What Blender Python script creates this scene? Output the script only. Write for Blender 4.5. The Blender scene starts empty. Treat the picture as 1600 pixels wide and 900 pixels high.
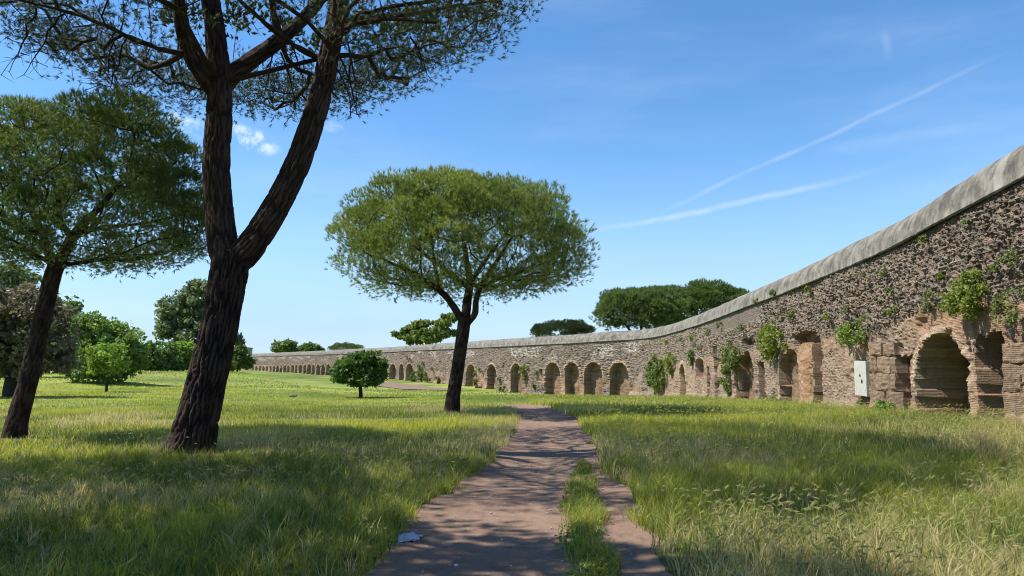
import bpy, math
import numpy as np
from mathutils import Vector

R = math.radians
rng = np.random.default_rng(7)
scene = bpy.context.scene
col = scene.collection

# ------------------------------------------------------------------ camera
FPX = 1150.0                                   # focal length in pixels of a 1600 px wide frame
PITCH = math.atan(125 / FPX)
EYE = np.array([0.0, 0.0, 1.6])
cam_d = bpy.data.cameras.new('camera')
cam_d.sensor_width = 36.0
cam_d.lens = FPX / 1600 * 36.0
cam_d.clip_start = 0.05
cam_d.clip_end = 9000
cam = bpy.data.objects.new('camera', cam_d)
cam.location = EYE
cam.rotation_euler = (R(90) + PITCH, 0, 0)
col.objects.link(cam)
scene.camera = cam

# ------------------------------------------------------------------ light
SUN_EL = R(54)
SUN_DIR = np.array([1.0, 0.02])                # ground direction in which the shadows fall
SUN_DIR /= np.hypot(*SUN_DIR)
light_dir = Vector((SUN_DIR[0] * math.cos(SUN_EL), SUN_DIR[1] * math.cos(SUN_EL), -math.sin(SUN_EL)))
sun_d = bpy.data.lights.new('sun', 'SUN')
sun_d.energy = 4.2
sun_d.angle = R(0.53)
sun_d.color = (1.0, 0.955, 0.88)
sun = bpy.data.objects.new('sun', sun_d)
sun.rotation_euler = light_dir.to_track_quat('-Z', 'Y').to_euler()
sun.location = (-40, 0, 60)
col.objects.link(sun)


def ray(u, v):
    x = (u - 800) / FPX
    y = -(v - 450) / FPX
    return np.array([x, math.cos(PITCH) - y * math.sin(PITCH), math.sin(PITCH) + y * math.cos(PITCH)])


def at(u, v, Y):
    d = ray(u, v)
    return EYE + d * (Y / d[1])


class NT:
    """small helper to write node trees"""
    def __init__(self, tree):
        self.t = tree
        self.t.nodes.clear()

    def n(self, kind, **kw):
        nd = self.t.nodes.new(kind)
        for k, v in kw.items():
            if k.startswith('i_'):
                nd.inputs[k[2:].replace('_', ' ')].default_value = v
            else:
                setattr(nd, k, v)
        return nd

    def l(self, a, b):
        self.t.links.new(a, b)

    def val(self, x, sock):
        if isinstance(x, (int, float)):
            sock.default_value = x
        else:
            self.l(x, sock)

    def math(self, op, a, b=0.0, c=None, clamp=False):
        nd = self.n('ShaderNodeMath', operation=op, use_clamp=clamp)
        self.val(a, nd.inputs[0])
        self.val(b, nd.inputs[1])
        if c is not None:
            self.val(c, nd.inputs[2])
        return nd.outputs[0]

    def dot(self, a, vec):
        nd = self.n('ShaderNodeVectorMath', operation='DOT_PRODUCT')
        self.l(a, nd.inputs[0])
        nd.inputs[1].default_value = tuple(vec)
        return nd.outputs['Value']

    def smooth(self, x, lo, hi, a=0.0, b=1.0):
        nd = self.n('ShaderNodeMapRange', interpolation_type='SMOOTHSTEP')
        self.val(x, nd.inputs[0])
        for i, q in enumerate((lo, hi, a, b)):
            nd.inputs[i + 1].default_value = q
        return nd.outputs[0]

    def mix(self, f, a, b, mode='MIX'):
        nd = self.n('ShaderNodeMix', data_type='RGBA', blend_type=mode)
        self.val(f, nd.inputs[0])
        for q, s in ((a, nd.inputs[6]), (b, nd.inputs[7])):
            if isinstance(q, tuple):
                s.default_value = q if len(q) == 4 else q + (1.0,)
            else:
                self.l(q, s)
        return nd.outputs[2]

    def noise(self, vec, scale, detail=4.0, rough=0.55, out='Fac'):
        nd = self.n('ShaderNodeTexNoise')
        nd.inputs['Scale'].default_value = scale
        nd.inputs['Detail'].default_value = detail
        nd.inputs['Roughness'].default_value = rough
        if vec is not None:
            self.l(vec, nd.inputs['Vector'])
        return nd.outputs[out]

    def scaled(self, vec, s):
        nd = self.n('ShaderNodeVectorMath', operation='MULTIPLY')
        self.l(vec, nd.inputs[0])
        nd.inputs[1].default_value = s
        return nd.outputs[0]


# ------------------------------------------------------------------ sky
world = bpy.data.worlds.new('World')
scene.world = world
world.use_nodes = True
w = NT(world.node_tree)
sky = w.n('ShaderNodeTexSky', sky_type='NISHITA')
sky.sun_disc = False
sky.sun_elevation = SUN_EL
sky.sun_rotation = math.atan2(-SUN_DIR[0], -SUN_DIR[1])
sky.air_density = 1.0
sky.dust_density = 0.15
sky.ozone_density = 3.0
sky.altitude = 50
geo = w.n('ShaderNodeTexCoord')
d = geo.outputs['Generated']
# thin cirrus veil over the whole sky
veil = w.noise(w.scaled(d, (1.2, 2.0, 7.0)), 1.6, 7, 0.6)
veil = w.smooth(veil, 0.42, 0.86, 0.0, 0.16)
low = w.smooth(w.dot(d, (0, 0, 1)), -0.02, 0.30, 1.0, 0.0)
lown = w.smooth(w.noise(w.scaled(d, (1.0, 1.0, 5.0)), 2.3, 6, 0.55), 0.36, 0.70, 0.80, 0.96)
haze_f = w.math('MULTIPLY', low, lown)
mask = veil
wob = w.math('SUBTRACT', w.noise(d, 9.0, 5, 0.6), 0.5)
streak_n = w.noise(d, 26.0, 5, 0.6)


def nrm(a):
    return a / np.linalg.norm(a)


def streak(mask, p, q, width, strength, bend, pad):
    """a thin trail of ice cloud from direction p to direction q"""
    a, b = nrm(ray(*p)), nrm(ray(*q))
    n_ = nrm(np.cross(a, b))
    m_ = nrm(a + b)
    t_ = nrm(b - a)
    half = float(np.dot(b, t_))
    along = w.dot(d, t_)
    off = w.math('ADD', w.dot(d, n_), w.math('MULTIPLY', w.math('MULTIPLY', along, along), bend))
    off = w.math('ADD', off, w.math('MULTIPLY', wob, 0.012))
    core = w.smooth(w.math('ABSOLUTE', off), 0.0, width, 1.0, 0.0)
    ends = w.smooth(w.math('ABSOLUTE', along), half * (1 - pad), half, 1.0, 0.0)
    front = w.smooth(w.dot(d, m_), 0.5, 0.6)
    s = w.math('MULTIPLY', w.math('MULTIPLY', core, ends), w.math('MULTIPLY', front, strength))
    s = w.math('MULTIPLY', s, w.smooth(streak_n, 0.25, 0.7, 0.35, 1.0))
    return w.math('ADD', mask, s)


mask = streak(mask, (1000, 348), (1600, 70), 0.0045, 0.21, 0.0, 0.5)
mask = streak(mask, (880, 376), (1420, 262), 0.0062, 0.36, 0.16, 0.7)
mask = streak(mask, (1250, 238), (1600, 190), 0.012, 0.10, 0.05, 0.6)
mask = streak(mask, (1378, 40), (1392, 96), 0.007, 0.10, 0.0, 0.8)


def puff(mask, p, along, across, strength):
    c = nrm(ray(*p))
    rt = nrm(np.cross(c, (0, 0, 1)))
    up = np.cross(rt, c)
    tl = rt * 0.97 - up * 0.22
    tu = np.cross(tl, c)
    x = w.math('DIVIDE', w.dot(d, tl), along)
    y = w.math('DIVIDE', w.math('ADD', w.dot(d, tu), w.math('MULTIPLY', wob, 0.035)), across)
    r2 = w.math('ADD', w.math('MULTIPLY', x, x), w.math('MULTIPLY', y, y))
    b = w.smooth(r2, 0.0, 1.0, 1.0, 0.0)
    b = w.math('MULTIPLY', b, w.smooth(w.dot(d, c), 0.9, 0.95))
    b = w.math('MULTIPLY', b, w.smooth(w.noise(d, 34.0, 6, 0.65), 0.42, 0.66, 0.0, strength))
    return w.math('ADD', mask, b)


mask = puff(mask, (300, 200), 0.040, 0.014, 1.0)
mask = puff(mask, (392, 221), 0.042, 0.018, 1.1)
mask = puff(mask, (515, 198), 0.026, 0.010, 0.25)
mask = w.math('MINIMUM', mask, 0.92)
hs = w.n('ShaderNodeHueSaturation')
hs.inputs['Saturation'].default_value = 1.22
hs.inputs['Value'].default_value = 0.88
w.l(sky.outputs[0], hs.inputs['Color'])
skyc = w.mix(haze_f, hs.outputs[0], (1.95, 2.95, 4.15))
skyc = w.mix(mask, skyc, (3.9, 4.35, 4.8))
bg = w.n('ShaderNodeBackground')
bg.inputs['Strength'].default_value = 0.13
w.l(skyc, bg.inputs['Color'])
wo = w.n('ShaderNodeOutputWorld')
w.l(bg.outputs[0], wo.inputs['Surface'])

# ------------------------------------------------------------------ film
scene.view_settings.view_transform = 'Standard'
scene.view_settings.look = 'None'
scene.view_settings.gamma = 1.0
scene.view_settings.exposure = 0.85
scene.view_settings.use_curve_mapping = False
scene.render.engine = 'CYCLES'
scene.cycles.use_denoising = True
scene.cycles.pixel_filter_type = 'BLACKMAN_HARRIS'
scene.cycles.filter_width = 1.05
scene.cycles.max_bounces = 3
scene.cycles.diffuse_bounces = 2
scene.cycles.glossy_bounces = 2
scene.cycles.transmission_bounces = 2
scene.cycles.sample_clamp_indirect = 6
scene.cycles.use_adaptive_sampling = False


# ================================================================== numeric helpers
def h01(*ints, seed=0):
    h = np.uint32(seed * 374761393 & 0xffffffff) + np.zeros_like(ints[0], dtype=np.uint32)
    with np.errstate(over='ignore'):
        for k, i in enumerate(ints):
            h = h ^ (i.astype(np.int64).astype(np.uint32) * np.uint32((0x9E3779B1, 0x85EBCA77, 0xC2B2AE3D)[k]))
            h = (h ^ (h >> np.uint32(15))) * np.uint32(0x2C1B3C6D)
            h = (h ^ (h >> np.uint32(12))) * np.uint32(0x297A2D39)
        h = h ^ (h >> np.uint32(15))
    return h.astype(np.float64) / 4294967296.0


def vn2(x, y, seed=0):
    x = np.asarray(x, float); y = np.asarray(y, float)
    i, j = np.floor(x), np.floor(y)
    a, b = x - i, y - j
    a = a * a * (3 - 2 * a); b = b * b * (3 - 2 * b)
    return ((h01(i, j, seed=seed) * (1 - a) + h01(i + 1, j, seed=seed) * a) * (1 - b)
            + (h01(i, j + 1, seed=seed) * (1 - a) + h01(i + 1, j + 1, seed=seed) * a) * b)


def fbm(x, y, seed=0, oct=4):
    s, a, t = 0.0, 1.0, 0.0
    for k in range(oct):
        s = s + a * vn2(np.asarray(x) * 2 ** k, np.asarray(y) * 2 ** k, seed + k)
        t += a
        a *= 0.5
    return s / t


def voro(x, y, seed=0, per=None):
    """F1, F2 and a random number per cell"""
    i0, j0 = np.floor(x), np.floor(y)
    f1 = np.full(x.shape, 9.0); f2 = f1.copy(); cid = np.zeros(x.shape)
    for di in (-1, 0, 1):
        for dj in (-1, 0, 1):
            i, j = i0 + di, j0 + dj
            k_ = i if per is None else np.mod(i, per)
            px = i + 0.12 + 0.76 * h01(k_, j, seed=seed)
            py = j + 0.12 + 0.76 * h01(k_, j, seed=seed + 1)
            q = np.hypot(px - x, py - y)
            c = h01(k_, j, seed=seed + 2)
            near = q < f1
            f2 = np.where(near, f1, np.minimum(f2, q))
            cid = np.where(near, c, cid)
            f1 = np.where(near, q, f1)
    return f1, f2, cid


def sstep(x, a, b):
    t = np.clip((np.asarray(x, float) - a) / (b - a), 0, 1)
    return t * t * (3 - 2 * t)


def lerp3(a, b, t):
    return np.asarray(a)[None, :] * (1 - t[:, None]) + np.asarray(b)[None, :] * t[:, None]


def mesh(name, V, F, colour=None, smooth=False):
    """one mesh from a vertex array and a list of face arrays (each (M,3) or (M,4))"""
    me = bpy.data.meshes.new(name)
    V = np.ascontiguousarray(V, dtype=np.float32)
    if not isinstance(F, (list, tuple)):
        F = [F]
    F = [np.asarray(f, dtype=np.int32) for f in F if len(f)]
    me.vertices.add(len(V))
    me.vertices.foreach_set('co', V.ravel())
    sizes = np.concatenate([np.full(len(f), f.shape[1], np.int32) for f in F])
    me.loops.add(int(sizes.sum()))
    me.loops.foreach_set('vertex_index', np.concatenate([f.ravel() for f in F]))
    me.polygons.add(len(sizes))
    starts = np.concatenate([[0], np.cumsum(sizes)[:-1]]).astype(np.int32)
    me.polygons.foreach_set('loop_start', starts)
    me.polygons.foreach_set('use_smooth', np.full(len(sizes), bool(smooth)))
    me.update(calc_edges=True)
    if colour is not None:
        at_ = me.attributes.new('tint', 'FLOAT_COLOR', 'POINT')
        c4 = np.ones((len(V), 4), np.float32)
        c4[:, :3] = colour
        at_.data.foreach_set('color', c4.ravel())
    return me


def obj(name, me, mat, parent=None, label=None, cat=None, group=None, kind=None, loc=None):
    o = bpy.data.objects.new(name, me)
    if me is not None and mat is not None and not me.materials:
        me.materials.append(mat)
    col.objects.link(o)
    if parent is not None:
        o.parent = parent
    if loc is not None:
        o.location = loc
    tag(o, label, cat, group, kind)
    return o


def tag(o, label=None, cat=None, group=None, kind=None):
    for k, v in (('label', label), ('category', cat), ('group', group), ('kind', kind)):
        if v:
            o[k] = v
    return o


def thing(name, label, cat, loc, group=None):
    return obj(name, None, None, None, label, cat, group, None, tuple(float(q) for q in loc))


# ================================================================== materials
def principled(name, rough=0.8, spec=0.25):
    m = bpy.data.materials.new(name)
    m.use_nodes = True
    k = NT(m.node_tree)
    p = k.n('ShaderNodeBsdfPrincipled')
    p.inputs['Roughness'].default_value = rough
    p.inputs['Specular IOR Level'].default_value = spec
    o = k.n('ShaderNodeOutputMaterial')
    k.l(p.outputs[0], o.inputs['Surface'])
    return m, k, p, o


def tint(k):
    a = k.n('ShaderNodeAttribute')
    a.attribute_name = 'tint'
    return a.outputs['Color']


def bump(k, p, height, strength, dist):
    b = k.n('ShaderNodeBump')
    b.inputs['Strength'].default_value = strength
    b.inputs['Distance'].default_value = dist
    k.l(height, b.inputs['Height'])
    k.l(b.outputs[0], p.inputs['Normal'])


def leaf_material(name, trans, rough=0.55, spec=0.25):
    m, k, p, o = principled(name, rough, spec)
    c = tint(k)
    k.l(c, p.inputs['Base Color'])
    t = k.n('ShaderNodeBsdfTranslucent')
    hs_ = k.n('ShaderNodeHueSaturation')
    hs_.inputs['Hue'].default_value = 0.488
    hs_.inputs['Saturation'].default_value = 1.1
    hs_.inputs['Value'].default_value = 1.5
    k.l(c, hs_.inputs['Color'])
    k.l(hs_.outputs[0], t.inputs['Color'])
    mx = k.n('ShaderNodeMixShader')
    mx.inputs[0].default_value = trans
    k.l(p.outputs[0], mx.inputs[1])
    k.l(t.outputs[0], mx.inputs[2])
    k.l(mx.outputs[0], o.inputs['Surface'])
    return m


M = {}
M['needle'] = leaf_material('pine_needles', 0.27, 0.5, 0.3)
M['leaf'] = leaf_material('leaves', 0.34, 0.5, 0.3)
M['grass'] = leaf_material('grass_blades', 0.45, 0.55, 0.25)

m, k, p, o = principled('bark', 0.9, 0.15)
tc = k.n('ShaderNodeTexCoord').outputs['Object']
nz = k.noise(k.scaled(tc, (1, 1, 0.35)), 22, 6, 0.6)
k.l(k.mix(1.0, tint(k), k.mix(nz, (0.55, 0.5, 0.48), (1.5, 1.45, 1.4)), 'MULTIPLY'), p.inputs['Base Color'])
bump(k, p, k.noise(k.scaled(tc, (1, 1, 0.3)), 38, 6, 0.65), 0.7, 0.03)
M['bark'] = m

m, k, p, o = principled('wall_masonry', 0.93, 0.1)
tc = k.n('ShaderNodeTexCoord').outputs['Object']
n1 = k.noise(tc, 7, 6, 0.62)
n2 = k.noise(tc, 31, 5, 0.6)
c = k.mix(1.0, tint(k), k.mix(n1, (0.69, 0.66, 0.61), (1.58, 1.52, 1.42)), 'MULTIPLY')
c = k.mix(1.0, c, k.mix(n2, (0.7, 0.7, 0.7), (1.3, 1.3, 1.3)), 'MULTIPLY')
stain = k.smooth(k.noise(k.scaled(tc, (1.6, 1.6, 0.35)), 1.5, 5, 0.6), 0.52, 0.72, 0.0, 0.45)
c = k.mix(stain, c, (0.062, 0.056, 0.05))
k.l(c, p.inputs['Base Color'])
course = k.n('ShaderNodeTexWave', wave_type='BANDS', bands_direction='Z')
course.inputs['Scale'].default_value = 7.5
course.inputs['Distortion'].default_value = 2.5
course.inputs['Detail'].default_value = 3
course.inputs['Detail Scale'].default_value = 2.2
k.l(tc, course.inputs['Vector'])
bump(k, p, k.math('ADD', k.math('MULTIPLY', course.outputs['Fac'], 0.16), k.noise(tc, 16, 7, 0.7)), 0.9, 0.07)
M['wall'] = m

m, k, p, o = principled('weathered_concrete', 0.88, 0.15)
tc = k.n('ShaderNodeTexCoord').outputs['Object']
c = k.mix(k.smooth(k.noise(tc, 2.2, 8, 0.7), 0.3, 0.7), (0.10, 0.09, 0.072), (0.27, 0.247, 0.205))
c = k.mix(k.smooth(k.noise(k.scaled(tc, (1.0, 1.0, 0.6)), 1.1, 8, 0.68), 0.48, 0.66, 0, 0.75), c, (0.07, 0.064, 0.052))
c = k.mix(k.smooth(k.noise(k.scaled(tc, (3.0, 3.0, 0.5)), 0.5, 5, 0.5), 0.62, 0.72, 0, 0.45), c, (0.38, 0.36, 0.315))
c = k.mix(k.smooth(k.noise(tc, 46, 4, 0.6), 0.56, 0.75, 0, 0.5), c, (0.06, 0.057, 0.05))
k.l(c, p.inputs['Base Color'])
bump(k, p, k.math('ADD', k.noise(tc, 5, 6, 0.6), k.math('MULTIPLY', k.noise(tc, 60, 4, 0.6), 0.35)), 0.6, 0.06)
M['cap'] = m

m, k, p, o = principled('ground_soil', 0.95, 0.1)
tc = k.n('ShaderNodeTexCoord').outputs['Object']
c = tint(k)
c = k.mix(1.0, c, k.mix(k.noise(tc, 1.3, 8, 0.65), (0.55, 0.58, 0.5), (1.4, 1.38, 1.4)), 'MULTIPLY')
c = k.mix(1.0, c, k.mix(k.noise(tc, 14, 6, 0.7), (0.55, 0.55, 0.55), (1.45, 1.45, 1.45)), 'MULTIPLY')
k.l(c, p.inputs['Base Color'])
bump(k, p, k.noise(tc, 9, 7, 0.7), 0.8, 0.08)
M['ground'] = m

m, k, p, o = principled('trodden_earth', 0.93, 0.12)
tc = k.n('ShaderNodeTexCoord').outputs['Object']
c = k.mix(k.noise(tc, 0.9, 6, 0.6), (0.175, 0.112, 0.078), (0.31, 0.205, 0.145))
c = k.mix(k.smooth(k.noise(tc, 5.5, 8, 0.75), 0.48, 0.68, 0, 0.7), c, (0.115, 0.076, 0.054))
c = k.mix(k.smooth(k.noise(tc, 75, 3, 0.6), 0.6, 0.74, 0, 0.65), c, (0.42, 0.34, 0.27))
c = k.mix(k.smooth(k.noise(tc, 52, 3, 0.6), 0.62, 0.74, 0, 0.6), c, (0.07, 0.05, 0.04))
k.l(c, p.inputs['Base Color'])
bump(k, p, k.math('ADD', k.noise(tc, 6, 6, 0.6), k.math('MULTIPLY', k.noise(tc, 90, 4, 0.6), 0.25)), 0.75, 0.05)
M['path'] = m


def plain(name, rgb, rough=0.8, var=0.3, scale=12, spec=0.2):
    m, k, p, o = principled(name, rough, spec)
    tc = k.n('ShaderNodeTexCoord').outputs['Object']
    a = tuple(q * (1 - var) for q in rgb)
    b = tuple(min(1, q * (1 + var)) for q in rgb)
    k.l(k.mix(k.noise(tc, scale, 6, 0.6), a, b), p.inputs['Base Color'])
    bump(k, p, k.noise(tc, scale * 3, 5, 0.6), 0.4, 0.02)
    return m


M['pebble'] = plain('pale_pebble', (0.42, 0.38, 0.33), 0.85, 0.4, 30)
M['tuff'] = plain('tuff_stone', (0.235, 0.165, 0.115), 0.95, 0.5, 5)
M['slab'] = plain('white_marble', (0.43, 0.425, 0.375), 0.7, 0.2, 6)
M['dark'] = plain('dark_hole', (0.03, 0.028, 0.026), 0.9, 0.3, 20)
M['paper'] = plain('white_paper', (0.46, 0.48, 0.53), 0.8, 0.35, 9)
M['facade'] = plain('grey_render', (0.20, 0.22, 0.25), 0.85, 0.12, 1)
M['window'] = plain('dark_window_glass', (0.03, 0.04, 0.05), 0.2, 0.2, 1, 0.5)

# ================================================================== the wall line in plan
# silhouette of the capping: (u, v of the crest, distance)
CREST = [(1600, 241, 17.3), (1525, 285, 20.0), (1450, 330, 23.5), (1375, 368, 27.6), (1300, 403, 32.7), (1250, 426, 37.2),
         (1200, 447, 42.5), (1160, 465, 48), (1130, 478, 53.5), (1100, 490, 61), (1075, 499, 67.5), (1050, 507, 74), (1025, 512, 79), (1000, 515, 83),
         (950, 518.5, 87.5), (900, 522.5, 92), (850, 525.5, 97.5), (800, 529, 105), (750, 532.5, 116), (700, 536, 131), (650, 539.5, 148), (600, 543, 167),
         (550, 545.5, 186), (500, 548, 208), (445, 550.5, 240), (390, 553, 283), (345, 555.5, 325)]
pts = [at(*c) for c in CREST]
start = [np.array([7.0, -12.0, pts[0][2] + 0.1]), np.array([8.6, -4.0, pts[0][2] + 0.06]), np.array([10.0, 4.5, pts[0][2] + 0.03]), np.array([11.1, 11.0, pts[0][2]])]
pts = np.array(start + pts)


def catmull(P, per):
    P = np.asarray(P, float)
    Q = np.vstack([2 * P[0] - P[1], P, 2 * P[-1] - P[-2]])
    out = []
    for i in range(1, len(Q) - 2):
        a, b, c_, d_ = Q[i - 1], Q[i], Q[i + 1], Q[i + 2]
        for t in np.linspace(0, 1, per, endpoint=False):
            out.append(0.5 * (2 * b + (c_ - a) * t + (2 * a - 5 * b + 4 * c_ - d_) * t * t + (3 * b - a - 3 * c_ + d_) * t ** 3))
    out.append(Q[-2])
    return np.array(out)


line = catmull(pts, 24)
for _ in range(30):                                     # iron out small kinks
    line[1:-1] = 0.25 * line[:-2] + 0.5 * line[1:-1] + 0.25 * line[2:]
HALF = 1.05                                             # crest to face
dl = np.gradient(line[:, :2], axis=0)
dl /= np.linalg.norm(dl, axis=1)[:, None]
nl = np.stack([-dl[:, 1], dl[:, 0]], 1)                 # points to the camera side
face_xy = line[:, :2] + nl * HALF
arc = np.concatenate([[0], np.cumsum(np.hypot(*np.diff(face_xy, axis=0).T))])
CRESTZ = line[:, 2]
az_tab = face_xy[:, 0] / np.maximum(face_xy[:, 1], 0.1)
fwd = face_xy[:, 1] > 3
AZ, AS = az_tab[fwd][::-1], arc[fwd][::-1]               # ascending azimuth


def w_xy(s):
    return np.stack([np.interp(s, arc, face_xy[:, 0]), np.interp(s, arc, face_xy[:, 1])], -1)


def w_n(s):
    q = np.stack([np.interp(s, arc, nl[:, 0]), np.interp(s, arc, nl[:, 1])], -1)
    return q / np.linalg.norm(q, axis=-1, keepdims=True)


def w_hit(u, v):
    """arc length and height where the line of sight through a picture point meets the wall face"""
    dd = ray(u, v)
    s = float(np.interp(dd[0] / dd[1], AZ, AS))
    xy = w_xy(s)
    t = xy[1] / dd[1]
    return s, float(EYE[2] + t * dd[2])


def crest_z(s):
    return np.interp(s, arc, CRESTZ)


# foot of the wall
FOOT = [(1600, 662), (1510, 660), (1450, 657), (1380, 645), (1300, 636), (1250, 634), (1200, 632), (1150, 627), (1100, 623), (1050, 620), (1000, 619), (950, 618), (900, 619), (850, 620),
        (800, 614), (750, 606), (700, 600), (650, 596), (600, 592), (550, 589), (500, 586), (445, 582), (390, 579), (345, 577)]
foot_s, foot_z = zip(*[w_hit(u, v) for u, v in FOOT])
foot_s, foot_z = np.array(foot_s), np.array(foot_z)
BASE = np.interp(np.linspace(0, arc[-1], 900), foot_s, foot_z)
BASE = np.convolve(np.pad(BASE, 12, mode='edge'), np.ones(25) / 25, mode='valid')


def base_z(s):
    return np.interp(s, np.linspace(0, arc[-1], 900), BASE)


# ================================================================== ground
ctrl = []
for X in (-14, -7, 0, 7):
    for Y in (-6, 1, 6, 11, 16):
        ctrl.append((X, Y, 0.0))
for u, v, Y in [(20, 684, 16.9), (300, 705, 14.2), (706, 643, 27), (840, 640, 29), (300, 650, 25), (520, 650, 25), (165, 612, 54), (15, 620, 43),
                (563, 621, 58), (450, 610, 62), (330, 605, 66), (1000, 640, 29), (1150, 640, 28.5), (640, 606, 84), (480, 594, 110),
                (240, 580, 92), (150, 592, 75), (60, 590, 80), (330, 580, 104), (-80, 590, 80), (-60, 640, 30), (420, 582, 170), (780, 622, 55), (900, 626, 52), (720, 612, 75), (1050, 628, 45)]:
    ctrl.append(tuple(at(u, v, Y)))
for s in foot_s:
    q = w_xy(s)
    ctrl.append((q[0], q[1], float(base_z(s))))
for X, Y, Z in [(-160, 150, 2.6), (-250, 300, 3.0), (0, 300, 1.5), (100, 100, 0.5), (60, 30, 0.3), (80, 300, 1.5), (-100, 40, 0.8), (-60, 10, 0.4), (20, -20, 0), (-30, -20, 0), (30, 10, 0.3)]:
    ctrl.append((X, Y, Z))
ctrl = np.array(ctrl)


def pa(X, Y):
    Yc = np.maximum(Y, -7.9) + 9.0
    return np.clip(X / Yc, -3, 3) * 1.3, np.log(Yc)


ca, cb = pa(ctrl[:, 0], ctrl[:, 1])


def ground(X, Y):
    X = np.asarray(X, float); Y = np.asarray(Y, float)
    a, b = pa(X.ravel(), Y.ravel())
    out = np.empty(a.shape)
    for i in range(0, len(a), 40000):
        d2 = (a[i:i + 40000, None] - ca) ** 2 + (b[i:i + 40000, None] - cb) ** 2
        wt = 1 / (d2 + 0.004) ** 2
        out[i:i + 40000] = (wt * ctrl[:, 2]).sum(1) / wt.sum(1)
    return out.reshape(X.shape)


def g1(x, y):
    return float(ground(np.array([x]), np.array([y]))[0])


def gpt(u, v):
    """the ground point seen at a picture point"""
    dd = ray(u, v)
    Ys = np.geomspace(4, 400, 1200)
    P = EYE + dd[None, :] * (Ys / dd[1])[:, None]
    under = P[:, 2] < ground(P[:, 0], P[:, 1])
    i = int(np.argmax(under)) if under.any() else len(Ys) - 1
    q = P[i].copy()
    q[2] = g1(q[0], q[1])
    return q


# dirt path: edges as functions of the distance
PY = np.array([-14, 0.0, 4.5, 5.7, 7.0, 8.6, 11.0, 14.7, 18, 20.4, 24, 28, 31, 34, 37, 40])
PL = np.array([-1.3, -1.05, -1.04, -1.03, -1.02, -0.95, -0.62, -0.16, 0.05, 0.12, 0.16, 0.2, -0.05, -0.8, -2.2, -4.2])
PR = np.array([1.2, 1.2, 1.18, 1.2, 1.3, 1.36, 1.45, 1.62, 1.8, 1.92, 1.95, 1.8, 1.45, 0.85, -0.4, -2.2])


def path_edges(Y):
    wob = 0.34 * (fbm(Y * 0.9, Y * 0 + 3.3, 11, 5) - 0.5)
    wob2 = 0.34 * (fbm(Y * 0.9, Y * 0 + 8.1, 12, 5) - 0.5)
    return np.interp(Y, PY, PL) + wob, np.interp(Y, PY, PR) + wob2


MY = np.array([2.0, 5.7, 7.0, 8.6, 10.5, 12.0, 12.8])
ML = np.array([0.40, 0.42, 0.52, 0.63, 0.82, 1.02, 1.16])
MR = np.array([0.80, 0.76, 0.88, 1.02, 1.16, 1.25, 1.20])


def path_in(X, Y):
    """1 inside the path, falling to 0 outside"""
    l, r = path_edges(Y)
    q = np.minimum(X - l, r - X)
    return np.where((Y > -14) & (Y < 40), q, -9.0)


def ground_mesh():
    t = np.linspace(-1, 1, 181)
    xs = 6.0 * np.sinh(t * 6.6) / 1.0
    t = np.linspace(0, 1, 341)
    ys = -60 + 60 * t ** 0.6 * 0
    ys = np.concatenate([np.linspace(-400, -10, 24)[:-1], np.linspace(-10, 4, 40)[:-1], np.linspace(4, 40, 150)[:-1], 40 * np.exp(np.linspace(0, math.log(4200 / 40), 110))])
    X, Y = np.meshgrid(xs, ys)
    Z = ground(X, Y)
    far = sstep(np.hypot(X, Y), 380, 900)
    Z = Z * (1 - far) + 0.0 * far - far * 2.0
    near = 1 - sstep(np.hypot(X, Y), 60, 150)
    Z = Z + near * 0.06 * (fbm(X * 0.7, Y * 0.7, 3) - 0.5)
    q = path_in(X, Y)
    Z = Z - 0.07 * sstep(q, -0.12, 0.12)
    V = np.stack([X, Y, Z], -1).reshape(-1, 3)
    ny, nx = X.shape
    idx = np.arange(ny * nx).reshape(ny, nx)
    F = np.stack([idx[:-1, :-1], idx[:-1, 1:], idx[1:, 1:], idx[1:, :-1]], -1).reshape(-1, 4)
    x, y = V[:, 0], V[:, 1]
    n_ = fbm(x * 0.12, y * 0.12, 21)
    n2_ = fbm(x * 0.5, y * 0.35, 22)
    t_ = sstep(n_ * 0.6 + n2_ * 0.4, 0.35, 0.66)
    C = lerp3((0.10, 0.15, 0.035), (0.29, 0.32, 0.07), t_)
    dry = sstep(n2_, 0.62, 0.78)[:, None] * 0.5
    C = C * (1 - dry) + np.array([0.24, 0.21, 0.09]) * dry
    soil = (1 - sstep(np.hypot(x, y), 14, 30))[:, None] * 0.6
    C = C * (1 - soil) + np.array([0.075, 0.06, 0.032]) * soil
    # worn line across the meadow
    tr = np.abs(y - (22.8 + 0.10 * (x + 8) + 0.5 * (fbm(x * 0.3, x * 0, 5) - 0.5)))
    trm = (1 - sstep(tr, 0.12, 0.5))[:, None] * (sstep(-x, 1.5, 4.5) * (0.35 + 0.65 * fbm(x * 0.8, y * 0.8, 9)))[:, None]
    C = C * (1 - trm) + np.array([0.30, 0.235, 0.15]) * trm
    for bx, by, rr in BARE:
        b = (1 - sstep(np.hypot((x - bx), (y - by) * 1.2) + 0.5 * (fbm(x * 2, y * 2, 31) - 0.5), rr * 0.4, rr))[:, None] * 0.85
        C = C * (1 - b) + np.array([0.17, 0.12, 0.075]) * b
    return mesh('ground', V, F, C, smooth=True)


big_base = gpt(298, 706)
left_base = gpt(22, 684)
mid_base = gpt(706, 644)
BARE = [(left_base[0] - 0.1, left_base[1] - 0.35, 1.3), (big_base[0] + 0.2, big_base[1] - 0.35, 0.95), (mid_base[0], mid_base[1], 0.6)]
obj('ground', ground_mesh(), M['ground'], kind='structure', label='gently rolling meadow soil under the grass', cat='ground')


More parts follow.
